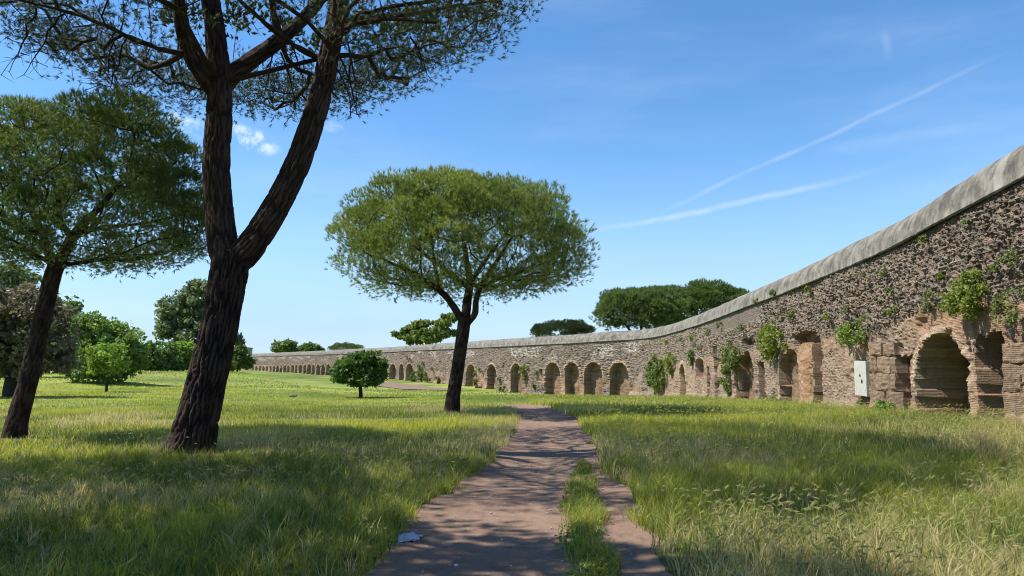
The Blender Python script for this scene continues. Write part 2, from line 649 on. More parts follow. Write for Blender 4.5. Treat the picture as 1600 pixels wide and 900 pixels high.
def strip_mesh(name, Ys, left, right, n, lift):
    T = np.linspace(0, 1, n)
    X = left[:, None] * (1 - T) + right[:, None] * T
    Y = np.repeat(Ys[:, None], n, 1)
    Z = ground(X, Y) + lift
    Z = Z + 0.06 * (fbm(X * 0.7, Y * 0.7, 3) - 0.5) + 0.035 * (fbm(X * 1.8, Y * 1.1, 41) - 0.5) - 0.03 * np.sin(np.clip(T, 0, 1) * math.pi)[None, :]
    idx = np.arange(X.size).reshape(X.shape)
    F = np.stack([idx[:-1, :-1], idx[:-1, 1:], idx[1:, 1:], idx[1:, :-1]], -1).reshape(-1, 4)
    return mesh(name, np.stack([X, Y, Z], -1).reshape(-1, 3), F, smooth=True)


Ys = np.concatenate([np.linspace(-13.5, 4, 60)[:-1], np.linspace(4, 40, 420)])
pl_, pr_ = path_edges(Ys)
obj('path', strip_mesh('path', Ys, pl_ - 0.10, pr_ + 0.10, 44, -0.012), M['path'], kind='structure', label='brown trodden dirt path running away between the grass', cat='path')

# the far stretch of bare earth under the small tree
fp = [gpt(u, v) for u, v in ((592, 595), (615, 598), (640, 601), (665, 604), (690, 607), (712, 609))]
fp2 = [gpt(u, v) for u, v in ((560, 599), (590, 604), (622, 608), (655, 609.5), (684, 610), (712, 610.5))]
A_, B_ = catmull(fp, 8), catmull(fp2, 8)
TT = np.linspace(0, 1, 8)
P_ = A_[:, None, :] * (1 - TT)[None, :, None] + B_[:, None, :] * TT[None, :, None]
P_[..., 2] = ground(P_[..., 0], P_[..., 1]) + 0.06
idx = np.arange(P_.shape[0] * 8).reshape(-1, 8)
F_ = np.stack([idx[:-1, :-1], idx[1:, :-1], idx[1:, 1:], idx[:-1, 1:]], -1).reshape(-1, 4)
obj('trail', mesh('trail', P_.reshape(-1, 3), F_, smooth=True), M['path'], kind='structure', label='pale bare earth trail behind the small round tree', cat='path')

# ================================================================== aqueduct wall
wall = thing('aqueduct_wall', 'long ruined rubble and brick aqueduct wall with rounded concrete capping and blind arches', 'wall', (w_xy(foot_s[2])[0], w_xy(foot_s[2])[1], 0))
W0 = np.array(wall.location)

# recesses seen in the face: (u0, u1, v_top, v_bottom, depth, shape)
REC = [(1526, 1568, 521, 668, 1.5, 'flat'), (1433, 1511, 522, 668, 1.4, 'arch'), (1399, 1423, 554, 611, 0.45, 'flat'),
       (1338, 1358, 539, 634, 0.22, 'flat'), (1272, 1285, 524, 645, 0.75, 'flat'), (1240, 1275, 519, 538, 0.6, 'flat'), (1218, 1249, 548, 632, 0.55, 'rag'),
       (1185, 1195, 566, 636, 0.55, 'flat'), (1155, 1177, 551, 626, 0.55, 'rag'), (1160, 1178, 528, 540, 0.5, 'rag'), (1190, 1204, 549, 561, 0.45, 'rag'),
       (1148, 1154, 572, 622, 0.5, 'flat'), (1117, 1122, 540, 622, 0.4, 'flat'), (1105, 1110, 572, 622, 0.4, 'flat'), (1088, 1100, 560, 588, 0.5, 'arch'), (1062, 1071, 569, 601, 0.5, 'arch')]
ARCH = [(953, 982, 567, 625, 1.0, 'arch'), (914, 941, 566.5, 625, 1.0, 'arch'), (883, 904, 567, 625, 1.0, 'arch'), (852, 875, 567, 625, 1.0, 'arch'),
        (798, 814, 568.5, 620, 1.0, 'arch'), (761, 776, 569.5, 613, 1.0, 'arch'), (728.5, 742, 569.5, 608, 1.0, 'arch'),
        (634.5, 645.5, 568.5, 603, 1.1, 'arch'), (624, 631, 569, 600, 1.1, 'arch'), (608.5, 619, 569, 600, 1.1, 'arch'), (597, 604.5, 569, 600, 1.1, 'arch'),
        (584, 593, 569, 598, 1.1, 'arch'), (571, 579, 569, 598, 1.1, 'arch'), (557, 566, 569, 598, 1.1, 'arch'), (544, 552, 569, 596, 1.1, 'arch'), (531, 539, 569, 596, 1.1, 'arch'), (520, 526, 569, 594, 1.1, 'arch'),
        (509.5, 516, 569, 594, 1.1, 'arch'), (502, 507, 569.5, 594, 1.1, 'arch'), (494, 500, 569.5, 592, 1.1, 'arch'), (487.5, 491.5, 570, 592, 1.1, 'arch'), (480, 486, 569, 592, 1.1, 'arch'), (474, 477.5, 570, 592, 1.1, 'arch'),
        (467, 472, 570, 590, 1.1, 'arch'), (461, 464.5, 570, 590, 1.1, 'arch'), (454.5, 459.5, 570.3, 590, 1.1, 'arch'), (449, 452, 571, 590, 1.1, 'arch'), (443, 447, 570.5, 588, 1.1, 'arch'), (437.5, 440.5, 571, 588, 1.1, 'arch'),
        (432, 435.5, 571, 588, 1.1, 'arch'), (426.5, 429.5, 571.3, 588, 1.1, 'arch'), (421, 424, 571.3, 586, 1.1, 'arch'), (415.5, 418.5, 571.6, 586, 1.1, 'arch'), (410, 413, 571.8, 586, 1.1, 'arch'),
        (404.5, 407.5, 572, 586, 1.1, 'arch'), (399, 402, 572, 586, 1.1, 'arch'), (394, 396.5, 572.3, 584, 1.1, 'arch')]


def rec_geom(r):
    u0, u1, vt, vb, dep, shp = r
    um = (u0 + u1) / 2
    vm = 0.5 * (vt + min(vb, 660))
    s0 = w_hit(u1, vm)[0]
    s1 = w_hit(u0, vm)[0]
    zt = w_hit(um, vt)[1]
    zb = w_hit(um, vb)[1]
    if vb > 600 and (vb - vt) > 20 and shp != 'rag' or vb >= 622:
        zb = min(zb, float(base_z((s0 + s1) / 2)) - 0.4)
    if u0 < 1000:
        zb = float(base_z((s0 + s1) / 2)) - 0.5
    return min(s0, s1), max(s0, s1), zb, zt, dep, shp


RG = [rec_geom(r) for r in REC + ARCH]

# columns with a step that grows with the distance
S = [0.0]
while S[-1] < arc[-1] - 0.5:
    q = w_xy(S[-1])
    dist = math.hypot(q[0], q[1])
    if q[1] < 12:
        step = 0.3
    else:
        step = max(0.055, 0.0026 * dist * (1.0 if dist < 70 else 0.75))
    S.append(S[-1] + step)
S = np.array(S)
NR = 104
CAPH = 1.12
spring = crest_z(S) - CAPH
bot = base_z(S) - 0.6
T = np.linspace(0, 1, NR)
SS = np.repeat(S[:, None], NR, 1)
ZZ = bot[:, None] * (1 - T) + spring[:, None] * T
HH = ZZ - base_z(S)[:, None]                                   # height above the foot
sf, zf = SS.ravel(), ZZ.ravel()
hf = HH.ravel()
total = (spring - base_z(S))[:, None].repeat(NR, 1).ravel()

# where facing is brick or tuff rather than rubble
s_bend = w_hit(1010, 580)[0]
near_mask = (sf < s_bend)
edge_h = np.where(near_mask, total * 0.54, total * 0.40) + 0.7 * (fbm(sf * 0.5, sf * 0 + 2, 51) - 0.5)
brick = 1 - sstep(hf, edge_h - 0.12, edge_h + 0.12)
patch = sstep(fbm(sf * 0.35, zf * 0.6, 55), 0.42, 0.56)
brick = brick * np.where(near_mask, 0.5 + 0.5 * patch, patch)

# depth of the face (positive = into the wall)
inward = 0.22 * (fbm(sf * 0.35, zf * 0.5, 61) - 0.5) + 0.10 * (fbm(sf * 1.6, zf * 1.9, 62) - 0.5)
warp = 0.35 * (fbm(sf * 2, zf * 2, 64) - 0.5)
f1, f2, cid = voro(sf * 6.0 + warp, zf * 8.4 + warp, 70)
stone = 0.06 * np.clip(1 - (f1 / 0.62) ** 2, 0, 1) + 0.055 * (cid - 0.5)
gap = 1 - sstep(f2 - f1, 0.02, 0.22)
hole = sstep(vn2(sf * 1.9, zf * 2.3, 66), 0.82, 0.93)
inward += (1 - brick) * (-stone + 0.055 * gap + 0.16 * hole)
rough_b = vn2(sf * 4.5, zf * 8, 68) + 0.5 * vn2(sf * 9, zf * 13, 69)
inward += brick * (0.055 * (rough_b - 0.75) + 0.13 * sstep(fbm(sf * 0.9, zf * 1.4, 67), 0.56, 0.68))
inward += 0.05 * sstep(hf, total - 0.45, total - 0.05) * 0
# the broken edge of the brick skin stands proud of the rubble core above
# base spread
inward -= 0.16 * (1 - sstep(hf, 0.05, 0.45)) * (0.4 + fbm(sf * 0.8, zf * 0, 71))

rec_id = np.full(sf.shape, -1)
ring = np.zeros(sf.shape)
for kx, (s0, s1, zb, zt, dep, shp) in enumerate(RG):
    wdt = s1 - s0
    sel = (sf > s0 - 0.8) & (sf < s1 + 0.8) & (zf < zt + 0.8)
    s_, z_ = sf[sel], zf[sel]
    far_ = kx >= len(REC)
    amp = 0.04 if far_ else (0.05 if shp == 'arch' else 0.09)
    js = amp * 0.35 * (vn2(z_ * 9, s_ * 0 + kx, 81) - 0.5) + amp * 1.3 * (vn2(z_ * 4.3, s_ * 0 + kx, 82) - 0.5)
    jz = amp * 1.2 * (vn2(s_ * 5, z_ * 0 + kx, 83) - 0.5)
    mid = (s0 + s1) / 2
    xx = np.abs(s_ - mid + js * np.sign(s_ - mid)) / (wdt / 2)
    if shp == 'arch':
        rise = min(wdt / 2, (zt - zb) * 0.45)
        springz = zt - rise
        lim = np.where(xx < 1, springz + rise * np.sqrt(np.clip(1 - xx ** 2.2, 0, 1)), -99) + jz
        ringd = np.where(z_ > springz, np.hypot((s_ - mid) / (wdt / 2), (z_ - springz) / rise), xx)
        rg = (ringd > 1.0) & (ringd < 1 + 0.36 / (wdt / 2)) & (z_ > springz - 0.3)
        ring[np.where(sel)[0][rg]] = 1
    elif shp == 'rag':
        lim = np.where(xx < 1, zt - (zt - zb) * 0.22 * xx ** 3 + 3 * jz, -99)
    else:
        lim = np.where(xx < 1, zt + 2.0 * jz, -99)
    inside = (z_ < lim) & (z_ > zb + jz)
    ii = np.where(sel)[0][inside]
    back = dep * (1 + 0.16 * (fbm(sf[ii] * 1.3, zf[ii] * 1.6, 91) - 0.5)) + 0.03 * (vn2(sf[ii] * 6, zf[ii] * 8, 92) - 0.5)
    inward[ii] = np.maximum(inward[ii], back)
    rec_id[ii] = kx
inward[(ring > 0) & (rec_id < 0)] -= 0.035

xy = w_xy(sf)
nn = w_n(sf)
P = np.column_stack([xy - nn * inward[:, None], zf])

# colours
grey = lerp3((0.125, 0.106, 0.090), (0.245, 0.208, 0.174), cid)
warm = sstep(h01(np.floor(cid * 4096), seed=5), 0.82, 0.9)[:, None] * 0.7
grey = grey * (1 - warm) + np.array([0.27, 0.175, 0.125]) * warm
pale = (sstep(fbm(sf * 0.22, zf * 0.8, 101), 0.52, 0.66) * sstep(hf, total * 0.62, total * 0.8) * sstep(sf, s_bend - 4, s_bend + 4) * sstep(cid, 0.3, 0.6))[:, None] * 0.75
grey = grey * (1 - pale) + np.array([0.46, 0.43, 0.39]) * pale
bt = fbm(sf * 0.45, zf * 0.7, 103)
bfine = vn2(sf * 2.6, zf * 13, 104)
brk = lerp3((0.195, 0.137, 0.10), (0.34, 0.25, 0.185), sstep(0.55 * bt + 0.45 * bfine, 0.25, 0.75))
ora = (sstep(fbm(sf * 0.3, zf * 0.4, 105), 0.55, 0.68) * 0.6)[:, None]
brk = brk * (1 - ora) + np.array([0.33, 0.205, 0.135]) * ora
C = grey * (1 - brick[:, None]) + brk * brick[:, None]
band = (sstep(sf, w_hit(1195, 480)[0], w_hit(1172, 480)[0]) * (1 - sstep(sf, w_hit(1112, 505)[0], w_hit(1100, 510)[0])) * sstep(hf, total - 1.15, total - 0.85))
thin = sstep(hf, total - 0.28 - 0.25 * fbm(sf * 0.6, sf * 0, 108), total - 0.12)
smoothb = np.maximum(band, thin)[:, None]
C = C * (1 - smoothb) + np.array([0.16, 0.135, 0.118]) * smoothb
C[ring > 0] = lerp3((0.26, 0.19, 0.14), (0.40, 0.31, 0.24), vn2(sf[ring > 0] * 7, zf[ring > 0] * 7, 109))
ii = rec_id >= 0
C[ii] = lerp3((0.15, 0.098, 0.066), (0.29, 0.195, 0.135), sstep(0.5 * vn2(sf[ii] * 2.2, zf[ii] * 10, 111) + 0.5 * fbm(sf[ii] * 0.8, zf[ii] * 0.8, 112), 0.25, 0.75))
P[:, :2] += (nn * (inward * 0.75 * np.maximum(band, thin * 0.4) * (rec_id < 0))[:, None])   # the render strip is smooth

nS = len(S)
idx = np.arange(nS * NR).reshape(nS, NR)
F = np.stack([idx[:-1, :-1], idx[:-1, 1:], idx[1:, 1:], idx[1:, :-1]], -1).reshape(-1, 4)
frec = rec_id[F].max(1)
fb = brick[F].mean(1)
fpart = np.where(frec >= 0, frec, np.where(fb > 0.5, -2, -1))
PL_ = P - W0


def submesh(name, sel):
    f = F[sel]
    used, inv = np.unique(f, return_inverse=True)
    return mesh(name, PL_[used], inv.reshape(f.shape), C[used])


obj('rubble_facing', submesh('rubble_facing', fpart == -1), M['wall'], wall)
obj('brick_facing', submesh('brick_facing', fpart == -2), M['wall'], wall)
for kx in range(len(RG)):
    sel = fpart == kx
    if sel.sum() > 3:
        shp = RG[kx][5]
        obj('blind_arch' if shp == 'arch' else 'wall_cavity', submesh('recess', sel), M['wall'], wall)

# capping: a barrel of concrete, the back face and the end face
cs = S[::4] if len(S) > 4000 else S[::3]
cs = np.append(cs, S[-1])
ang = np.linspace(0, math.pi, 15)
prof = [(-HALF - 0.10, -0.06), (-HALF - 0.15, -0.02)]
prof += [(-(HALF + 0.13) * math.cos(a), CAPH * math.sin(a) ** 0.85) for a in ang]
prof += [(HALF + 0.05, -0.1), (HALF + 0.02, -12.0)]
prof = np.array(prof)
cx = w_xy(cs)
cn = w_n(cs)
ctr = cx - cn * HALF
sz = crest_z(cs) - CAPH
lump = 0.10 * (fbm(cs * 0.35, cs * 0, 121) - 0.5) + 0.05 * (fbm(cs * 1.7, cs * 0, 122) - 0.5)
CV = np.empty((len(cs), len(prof), 3))
for j, (px, pz) in enumerate(prof):
    wl = 0.05 * (fbm(cs * 0.9, cs * 0 + j * 0.37, 123) - 0.5)
    CV[:, j, :2] = ctr - cn * (px + wl)[:, None] if False else ctr - cn * px - cn * wl[:, None]
    CV[:, j, 2] = sz + pz + (lump if pz > 0 else 0) + (wl if pz > 0 else 0)
CV[:, -1, 2] = base_z(cs) - 0.6
nc, npf = CV.shape[:2]
idx = np.arange(nc * npf).reshape(nc, npf)
Fc = np.stack([idx[:-1, :-1], idx[1:, :-1], idx[1:, 1:], idx[:-1, 1:]], -1)
capf = Fc[:, :-1].reshape(-1, 4)
bkf = Fc[:, -1].reshape(-1, 4)
CVf = CV.reshape(-1, 3) - W0
obj('concrete_cap', mesh('concrete_cap', CVf, capf, smooth=True), M['cap'], wall)
used, inv = np.unique(bkf, return_inverse=True)
obj('rear_facing', mesh('rear_facing', CVf[used], inv.reshape(bkf.shape), np.tile(np.array([0.24, 0.2, 0.165]), (len(used), 1))), M['wall'], wall)


# loose stones set in the near face: the 300 largest on their own, the rest joined
def rock(seed, sub=1):
    r = np.random.default_rng(seed)
    t = (1 + 5 ** 0.5) / 2
    v = np.array([(-1, t, 0), (1, t, 0), (-1, -t, 0), (1, -t, 0), (0, -1, t), (0, 1, t), (0, -1, -t), (0, 1, -t), (t, 0, -1), (t, 0, 1), (-t, 0, -1), (-t, 0, 1)], float)
    v /= np.linalg.norm(v[0])
    f = np.array([(0, 11, 5), (0, 5, 1), (0, 1, 7), (0, 7, 10), (0, 10, 11), (1, 5, 9), (5, 11, 4), (11, 10, 2), (10, 7, 6), (7, 1, 8), (3, 9, 4), (3, 4, 2), (3, 2, 6), (3, 6, 8), (3, 8, 9), (4, 9, 5), (2, 4, 11), (6, 2, 10), (8, 6, 7), (9, 8, 1)])
    v = v * r.uniform(0.7, 1.2, (len(v), 1))
    v = np.sign(v) * np.abs(v) ** 0.75
    return v * np.array([1.0, 0.72, 0.66]), f


def wall_surface(s, z):
    i = np.clip(np.searchsorted(S, s) - 1, 0, nS - 2)
    zz = ZZ[i]
    j = np.clip(((z - zz[:, 0]) / (zz[:, -1] - zz[:, 0]) * (NR - 1)).round().astype(int), 0, NR - 1)
    k_ = i * NR + j
    return k_


s_a, s_b = w_hit(1598, 400)[0] - 3.0, w_hit(1110, 560)[0]
cand = 15000
ss = s_a + (s_b - s_a) * rng.random(cand) ** 1.25
hh = rng.random(cand)
zz = base_z(ss) + 0.2 + hh * (crest_z(ss) - CAPH - base_z(ss) - 0.32)
kk = wall_surface(ss, zz)
okk = (rec_id[kk] < 0) & (brick[kk] < 0.35) & (band[kk] < 0.2) & (inward[kk] < 0.25)
ss, zz, kk = ss[okk], zz[okk], kk[okk]
# thin out crowded ones
order = rng.permutation(len(ss))
cell = {}
keep = []
for i in order:
    key = (int(ss[i] / 0.15), int(zz[i] / 0.12))
    if key not in cell:
        cell[key] = 1
        keep.append(i)
keep = np.array(keep)
ss, zz, kk = ss[keep], zz[keep], kk[keep]
size = 0.036 + 0.05 * rng.random(len(ss)) ** 2
pos = P[kk] + np.column_stack([nn[kk] * 0.0, np.zeros(len(kk))])
dist = np.hypot(pos[:, 0], pos[:, 1])
inview = (pos[:, 0] / pos[:, 1] < 0.69)
rank = np.argsort(-(size / dist) * inview)
bigst = rank[:300]
rest = rank[300:]
rocks = [rock(900 + i) for i in range(10)]
palette = [(0.145, 0.124, 0.105), (0.17, 0.146, 0.122), (0.195, 0.167, 0.14), (0.235, 0.2, 0.168), (0.2, 0.15, 0.118), (0.16, 0.136, 0.113)]
rmesh = []
for i, (v, f) in enumerate(rocks):
    for j, c_ in enumerate(palette):
        if (i + j) % 2 == 0:
            rmesh.append(mesh('stone', v, f, np.tile(np.array(c_), (len(v), 1))))
for q_, i in enumerate(bigst):
    o = obj('stone', rmesh[q_ % len(rmesh)], M['wall'], wall)
    o.location = pos[i] - W0
    o.scale = (size[i],) * 3
    o.rotation_euler = (rng.uniform(-0.5, 0.5), rng.uniform(-0.5, 0.5), math.atan2(nn[kk[i], 1], nn[kk[i], 0]) + math.pi / 2 + rng.uniform(-0.4, 0.4))
VV, FF, CC = [], [], []
off = 0
for q_, i in enumerate(rest):
    v, f = rocks[q_ % 10]
    a = math.atan2(nn[kk[i], 1], nn[kk[i], 0]) + math.pi / 2 + rng.uniform(-0.5, 0.5)
    b = rng.uniform(-0.5, 0.5)
    ca_, sa_, cb_, sb_ = math.cos(a), math.sin(a), math.cos(b), math.sin(b)
    x, y, z = v[:, 0] * cb_ - v[:, 2] * sb_, v[:, 1], v[:, 0] * sb_ + v[:, 2] * cb_
    VV.append(np.column_stack([x * ca_ - y * sa_, x * sa_ + y * ca_, z]) * size[i] + pos[i] - W0)
    FF.append(f + off)
    CC.append(np.tile(np.array(palette[rng.integers(6)]) * rng.uniform(0.8, 1.2), (len(v), 1)))
    off += len(v)
o = obj('loose_rubble', mesh('loose_rubble', np.vstack(VV), np.vstack(FF), np.vstack(CC)), M['wall'], wall, kind='stuff')


# large tuff blocks
def block_mesh(w_, h_, d_, seed, rough=0.05, n1=10, n2=10, rgb=(0.2, 0.2, 0.2)):
    """weathered squared block: an uneven front with worn edges"""
    V_, F_ = [], []
    bx = np.linspace(-w_ / 2, w_ / 2, n1)
    bz = np.linspace(-h_ / 2, h_ / 2, n2)
    X_, Z_ = np.meshgrid(bx, bz)
    dep = rough * (fbm(X_ * 2.2 + seed * 3.1, Z_ * 2.6, 400 + seed) - 0.5) + rough * 0.8 * (fbm(X_ * 9 + seed, Z_ * 9, 430 + seed) - 0.5)
    ex_ = np.minimum((w_ / 2 - np.abs(X_)), (h_ / 2 - np.abs(Z_)))
    dep = dep + rough * 0.28 * (1 - sstep(ex_, 0, 0.05))
    wob_ = rough * 0.35
    front = np.stack([X_ + wob_ * (vn2(Z_ * 5, X_ * 3, 450 + seed) - 0.5), -d_ / 2 + dep, Z_ + wob_ * (vn2(X_ * 4, Z_ * 3, 470 + seed) - 0.5)], -1).reshape(-1, 3)
    for j in range(n2 - 1):
        for i in range(n1 - 1):
            q = j * n1 + i
            F_.append((q, q + 1, q + n1 + 1, q + n1))
    ringi = list(range(n1)) + [j * n1 + n1 - 1 for j in range(1, n2)] + [(n2 - 1) * n1 + i for i in range(n1 - 2, -1, -1)] + [j * n1 for j in range(n2 - 2, 0, -1)]
    b0 = len(front)
    back = front[ringi].copy()
    back[:, 1] = d_ / 2
    L = len(ringi)
    for i in range(L):
        F_.append((ringi[(i + 1) % L], ringi[i], b0 + i, b0 + (i + 1) % L))
    return mesh('block', np.vstack([front, back]), np.array(F_), np.tile(np.array(rgb), (len(front) + L, 1)))


def tuff(u0, u1, v0, v1, seed, out=0.05, name='tuff_block', mat='tuff'):
    s0, s1 = w_hit(u1, (v0 + v1) / 2)[0], w_hit(u0, (v0 + v1) / 2)[0]
    sm = (s0 + s1) / 2
    z1, z0 = w_hit((u0 + u1) / 2, v0)[1], w_hit((u0 + u1) / 2, v1)[1]
    w_ = abs(s1 - s0) - 0.006
    h_ = z1 - z0 - 0.006
    d_ = 0.4
    n_ = w_n(sm)
    q = w_xy(sm) + n_ * (out - d_ / 2)
    o = obj(name, block_mesh(w_, h_, d_, seed, 0.10, rgb=np.array([0.235, 0.170, 0.122]) * (0.85 + 0.3 * ((seed * 37) % 10) / 10)), M['wall'], wall)
    o.location = np.array([q[0], q[1], (z0 + z1) / 2]) - W0
    o.rotation_euler = (0, 0, math.atan2(n_[1], n_[0]) + math.pi / 2)
    return o


sd = 0
for (u0, u1, v0, v1) in [(1360, 1378, 537, 556), (1379, 1399, 537, 556), (1360, 1370, 557, 583), (1371, 1391, 557, 583), (1392, 1400, 557, 583),
                         (1360, 1369, 584, 610), (1370, 1391, 584, 610), (1392, 1400, 584, 610), (1361, 1384, 611, 642), (1385, 1411, 612, 645),
                         (1569, 1606, 536, 567), (1607, 1640, 534, 567), (1569, 1597, 567.5, 612), (1598, 1640, 567.5, 600), (1569, 1612, 612.5, 664), (1613, 1640, 601, 664)]:
    sd += 1
    tuff(u0, u1, v0, v1, sd, 0.03 + 0.03 * rng.random())

# stub of a tuff pillar standing in the deep cavity
s0, z0 = w_hit(1262, 640)
z1 = w_hit(1262, 535)[1]
zr = np.linspace(z0 - 0.5, z1, 46)
ar = np.linspace(0, 2 * math.pi, 26, endpoint=False)
A2, Z2 = np.meshgrid(ar, zr)
rad = 0.62 * (1 + 0.55 * (fbm(A2 * 1.2 + 3, Z2 * 1.1, 131) - 0.5) + 0.35 * (fbm(np.cos(A2) * 3 + 5, Z2 * 4, 132) - 0.5)) * (1 - 0.12 * sstep(Z2, z1 - 0.8, z1))
n_ = w_n(s0)
tn = np.array([-n_[1], n_[0]])
q = w_xy(s0) - n_ * 0.35
PV = np.stack([q[0] + rad * (np.cos(A2) * n_[0] * 0.75 + np.sin(A2) * tn[0] * 1.25), q[1] + rad * (np.cos(A2) * n_[1] * 0.75 + np.sin(A2) * tn[1] * 1.25), Z2], -1)
idx = np.arange(PV.shape[0] * PV.shape[1]).reshape(PV.shape[:2])
nx = np.roll(idx, -1, 1)
PF = np.stack([idx[:-1], nx[:-1], nx[1:], idx[1:]], -1).reshape(-1, 4)
pc = lerp3((0.22, 0.14, 0.085), (0.42, 0.26, 0.15), fbm(A2.ravel() * 1.5, Z2.ravel() * 2, 133))
obj('tuff_pillar', mesh('tuff_pillar', PV.reshape(-1, 3) - W0, PF, pc), M['wall'], wall)

# white slab set against the wall
s0, s1 = w_hit(1359, 590)[0], w_hit(1337, 590)[0]
sm = (s0 + s1) / 2
za, zb = w_hit(1348, 618)[1], w_hit(1348, 564)[1]
n_ = w_n(sm)
sl = thing('marble_slab', 'tall white stone slab set upright in the brick facing of the wall', 'slab', (w_xy(sm)[0] + n_[0] * 0.03, w_xy(sm)[1] + n_[1] * 0.03, za))
sl.rotation_euler = (0, R(1.5), math.atan2(n_[1], n_[0]) + math.pi / 2)
bw, bh = abs(s1 - s0) * 0.84, zb - za
bm = block_mesh(bw, bh, 0.14, 77, 0.02)
o = panel = obj('panel', bm, M['slab'], sl, loc=(0, 0, bh / 2))
for qx, qz, rr in ((0.02, 0.58, 0.055), (0.16, 0.42, 0.07)):
    a = np.linspace(0, 2 * math.pi, 14, endpoint=False)
    V_ = np.vstack([np.column_stack([rr * 0.8 * np.cos(a), a * 0 - 0.088, rr * np.sin(a)]), np.column_stack([rr * 0.8 * np.cos(a), a * 0 - 0.05, rr * np.sin(a)])])
    F_ = np.array([(i, (i + 1) % 14, 14 + (i + 1) % 14, 14 + i) for i in range(14)])
    V_ = np.vstack([V_, [[0, -0.08, 0]]])
    F2_ = np.array([(28, (i + 1) % 14, i) for i in range(14)])
    obj('fixing_hole', mesh('fixing_hole', V_, [F_, F2_]), M['dark'], o, loc=(qx * bw, 0, (qz - 0.5) * bh))


# ================================================================== vegetation helpers
def tube(pts_, rad_, sides, disp=None):
    pts_ = np.asarray(pts_, float)
    n = len(pts_)
    tg = np.gradient(pts_, axis=0)
    tg /= np.maximum(np.linalg.norm(tg, axis=1), 1e-9)[:, None]
    ref = np.array([1.0, 0, 0]) if abs(tg[0][0]) < 0.9 else np.array([0, 1.0, 0])
    U = np.empty((n, 3))
    u_ = ref - tg[0] * np.dot(ref, tg[0])
    for i in range(n):
        u_ = u_ - tg[i] * np.dot(u_, tg[i])
        u_ /= np.linalg.norm(u_)
        U[i] = u_
    Wv = np.cross(tg, U)
    a = np.linspace(0, 2 * math.pi, sides, endpoint=False)
    rr = np.asarray(rad_)[:, None] * np.ones(sides)
    if disp is not None:
        rr = disp(a, pts_, rr)
    V_ = pts_[:, None, :] + rr[..., None] * (np.cos(a)[None, :, None] * U[:, None, :] + np.sin(a)[None, :, None] * Wv[:, None, :])
    idx = np.arange(n * sides).reshape(n, sides)
    nx = np.roll(idx, -1, 1)
    F_ = np.stack([idx[:-1], nx[:-1], nx[1:], idx[1:]], -1).reshape(-1, 4)
    return V_.reshape(-1, 3), F_


def join(parts):
    VV, FF, off = [], [], 0
    for v, f in parts:
        VV.append(v)
        FF.append(f + off)
        off += len(v)
    return np.vstack(VV), np.vstack(FF)


def bark_disp(seed, scale, amp):
    def fn(a, pts_, rr):
        hgt = np.concatenate([[0], np.cumsum(np.linalg.norm(np.diff(pts_, axis=0), axis=1))])
        Rm = float(rr.mean())
        nper = max(4, int(round(2 * math.pi * Rm / (0.075 * scale))))
        A3, H3 = np.meshgrid(a, hgt)
        x = A3 / (2 * math.pi) * nper
        y = H3 / (0.75 * scale)
        wx = x + 1.1 * (fbm(np.cos(A3) * 2 + 4, H3 * 3.0, seed + 3) - 0.5) * 1.6
        f1, f2, c_ = voro(wx, y, seed, nper)
        ridge = sstep(f2 - f1, 0.03, 0.38)
        d_ = amp * (ridge - 0.75 + 0.5 * (c_ - 0.5)) + amp * 0.35 * (fbm(np.cos(A3) * nper * 0.5 + H3 * 2, np.sin(A3) * nper * 0.5 + H3 * 9, seed + 5) - 0.5)
        d_ += 0.10 * rr * (fbm(np.cos(A3) * 1.3 + 7, np.sin(A3) * 1.3 + H3 * 0.9, seed + 9) - 0.5)
        fn.ridge = ridge.ravel() * (0.6 + 0.4 * c_.ravel())
        return rr + d_
    return fn


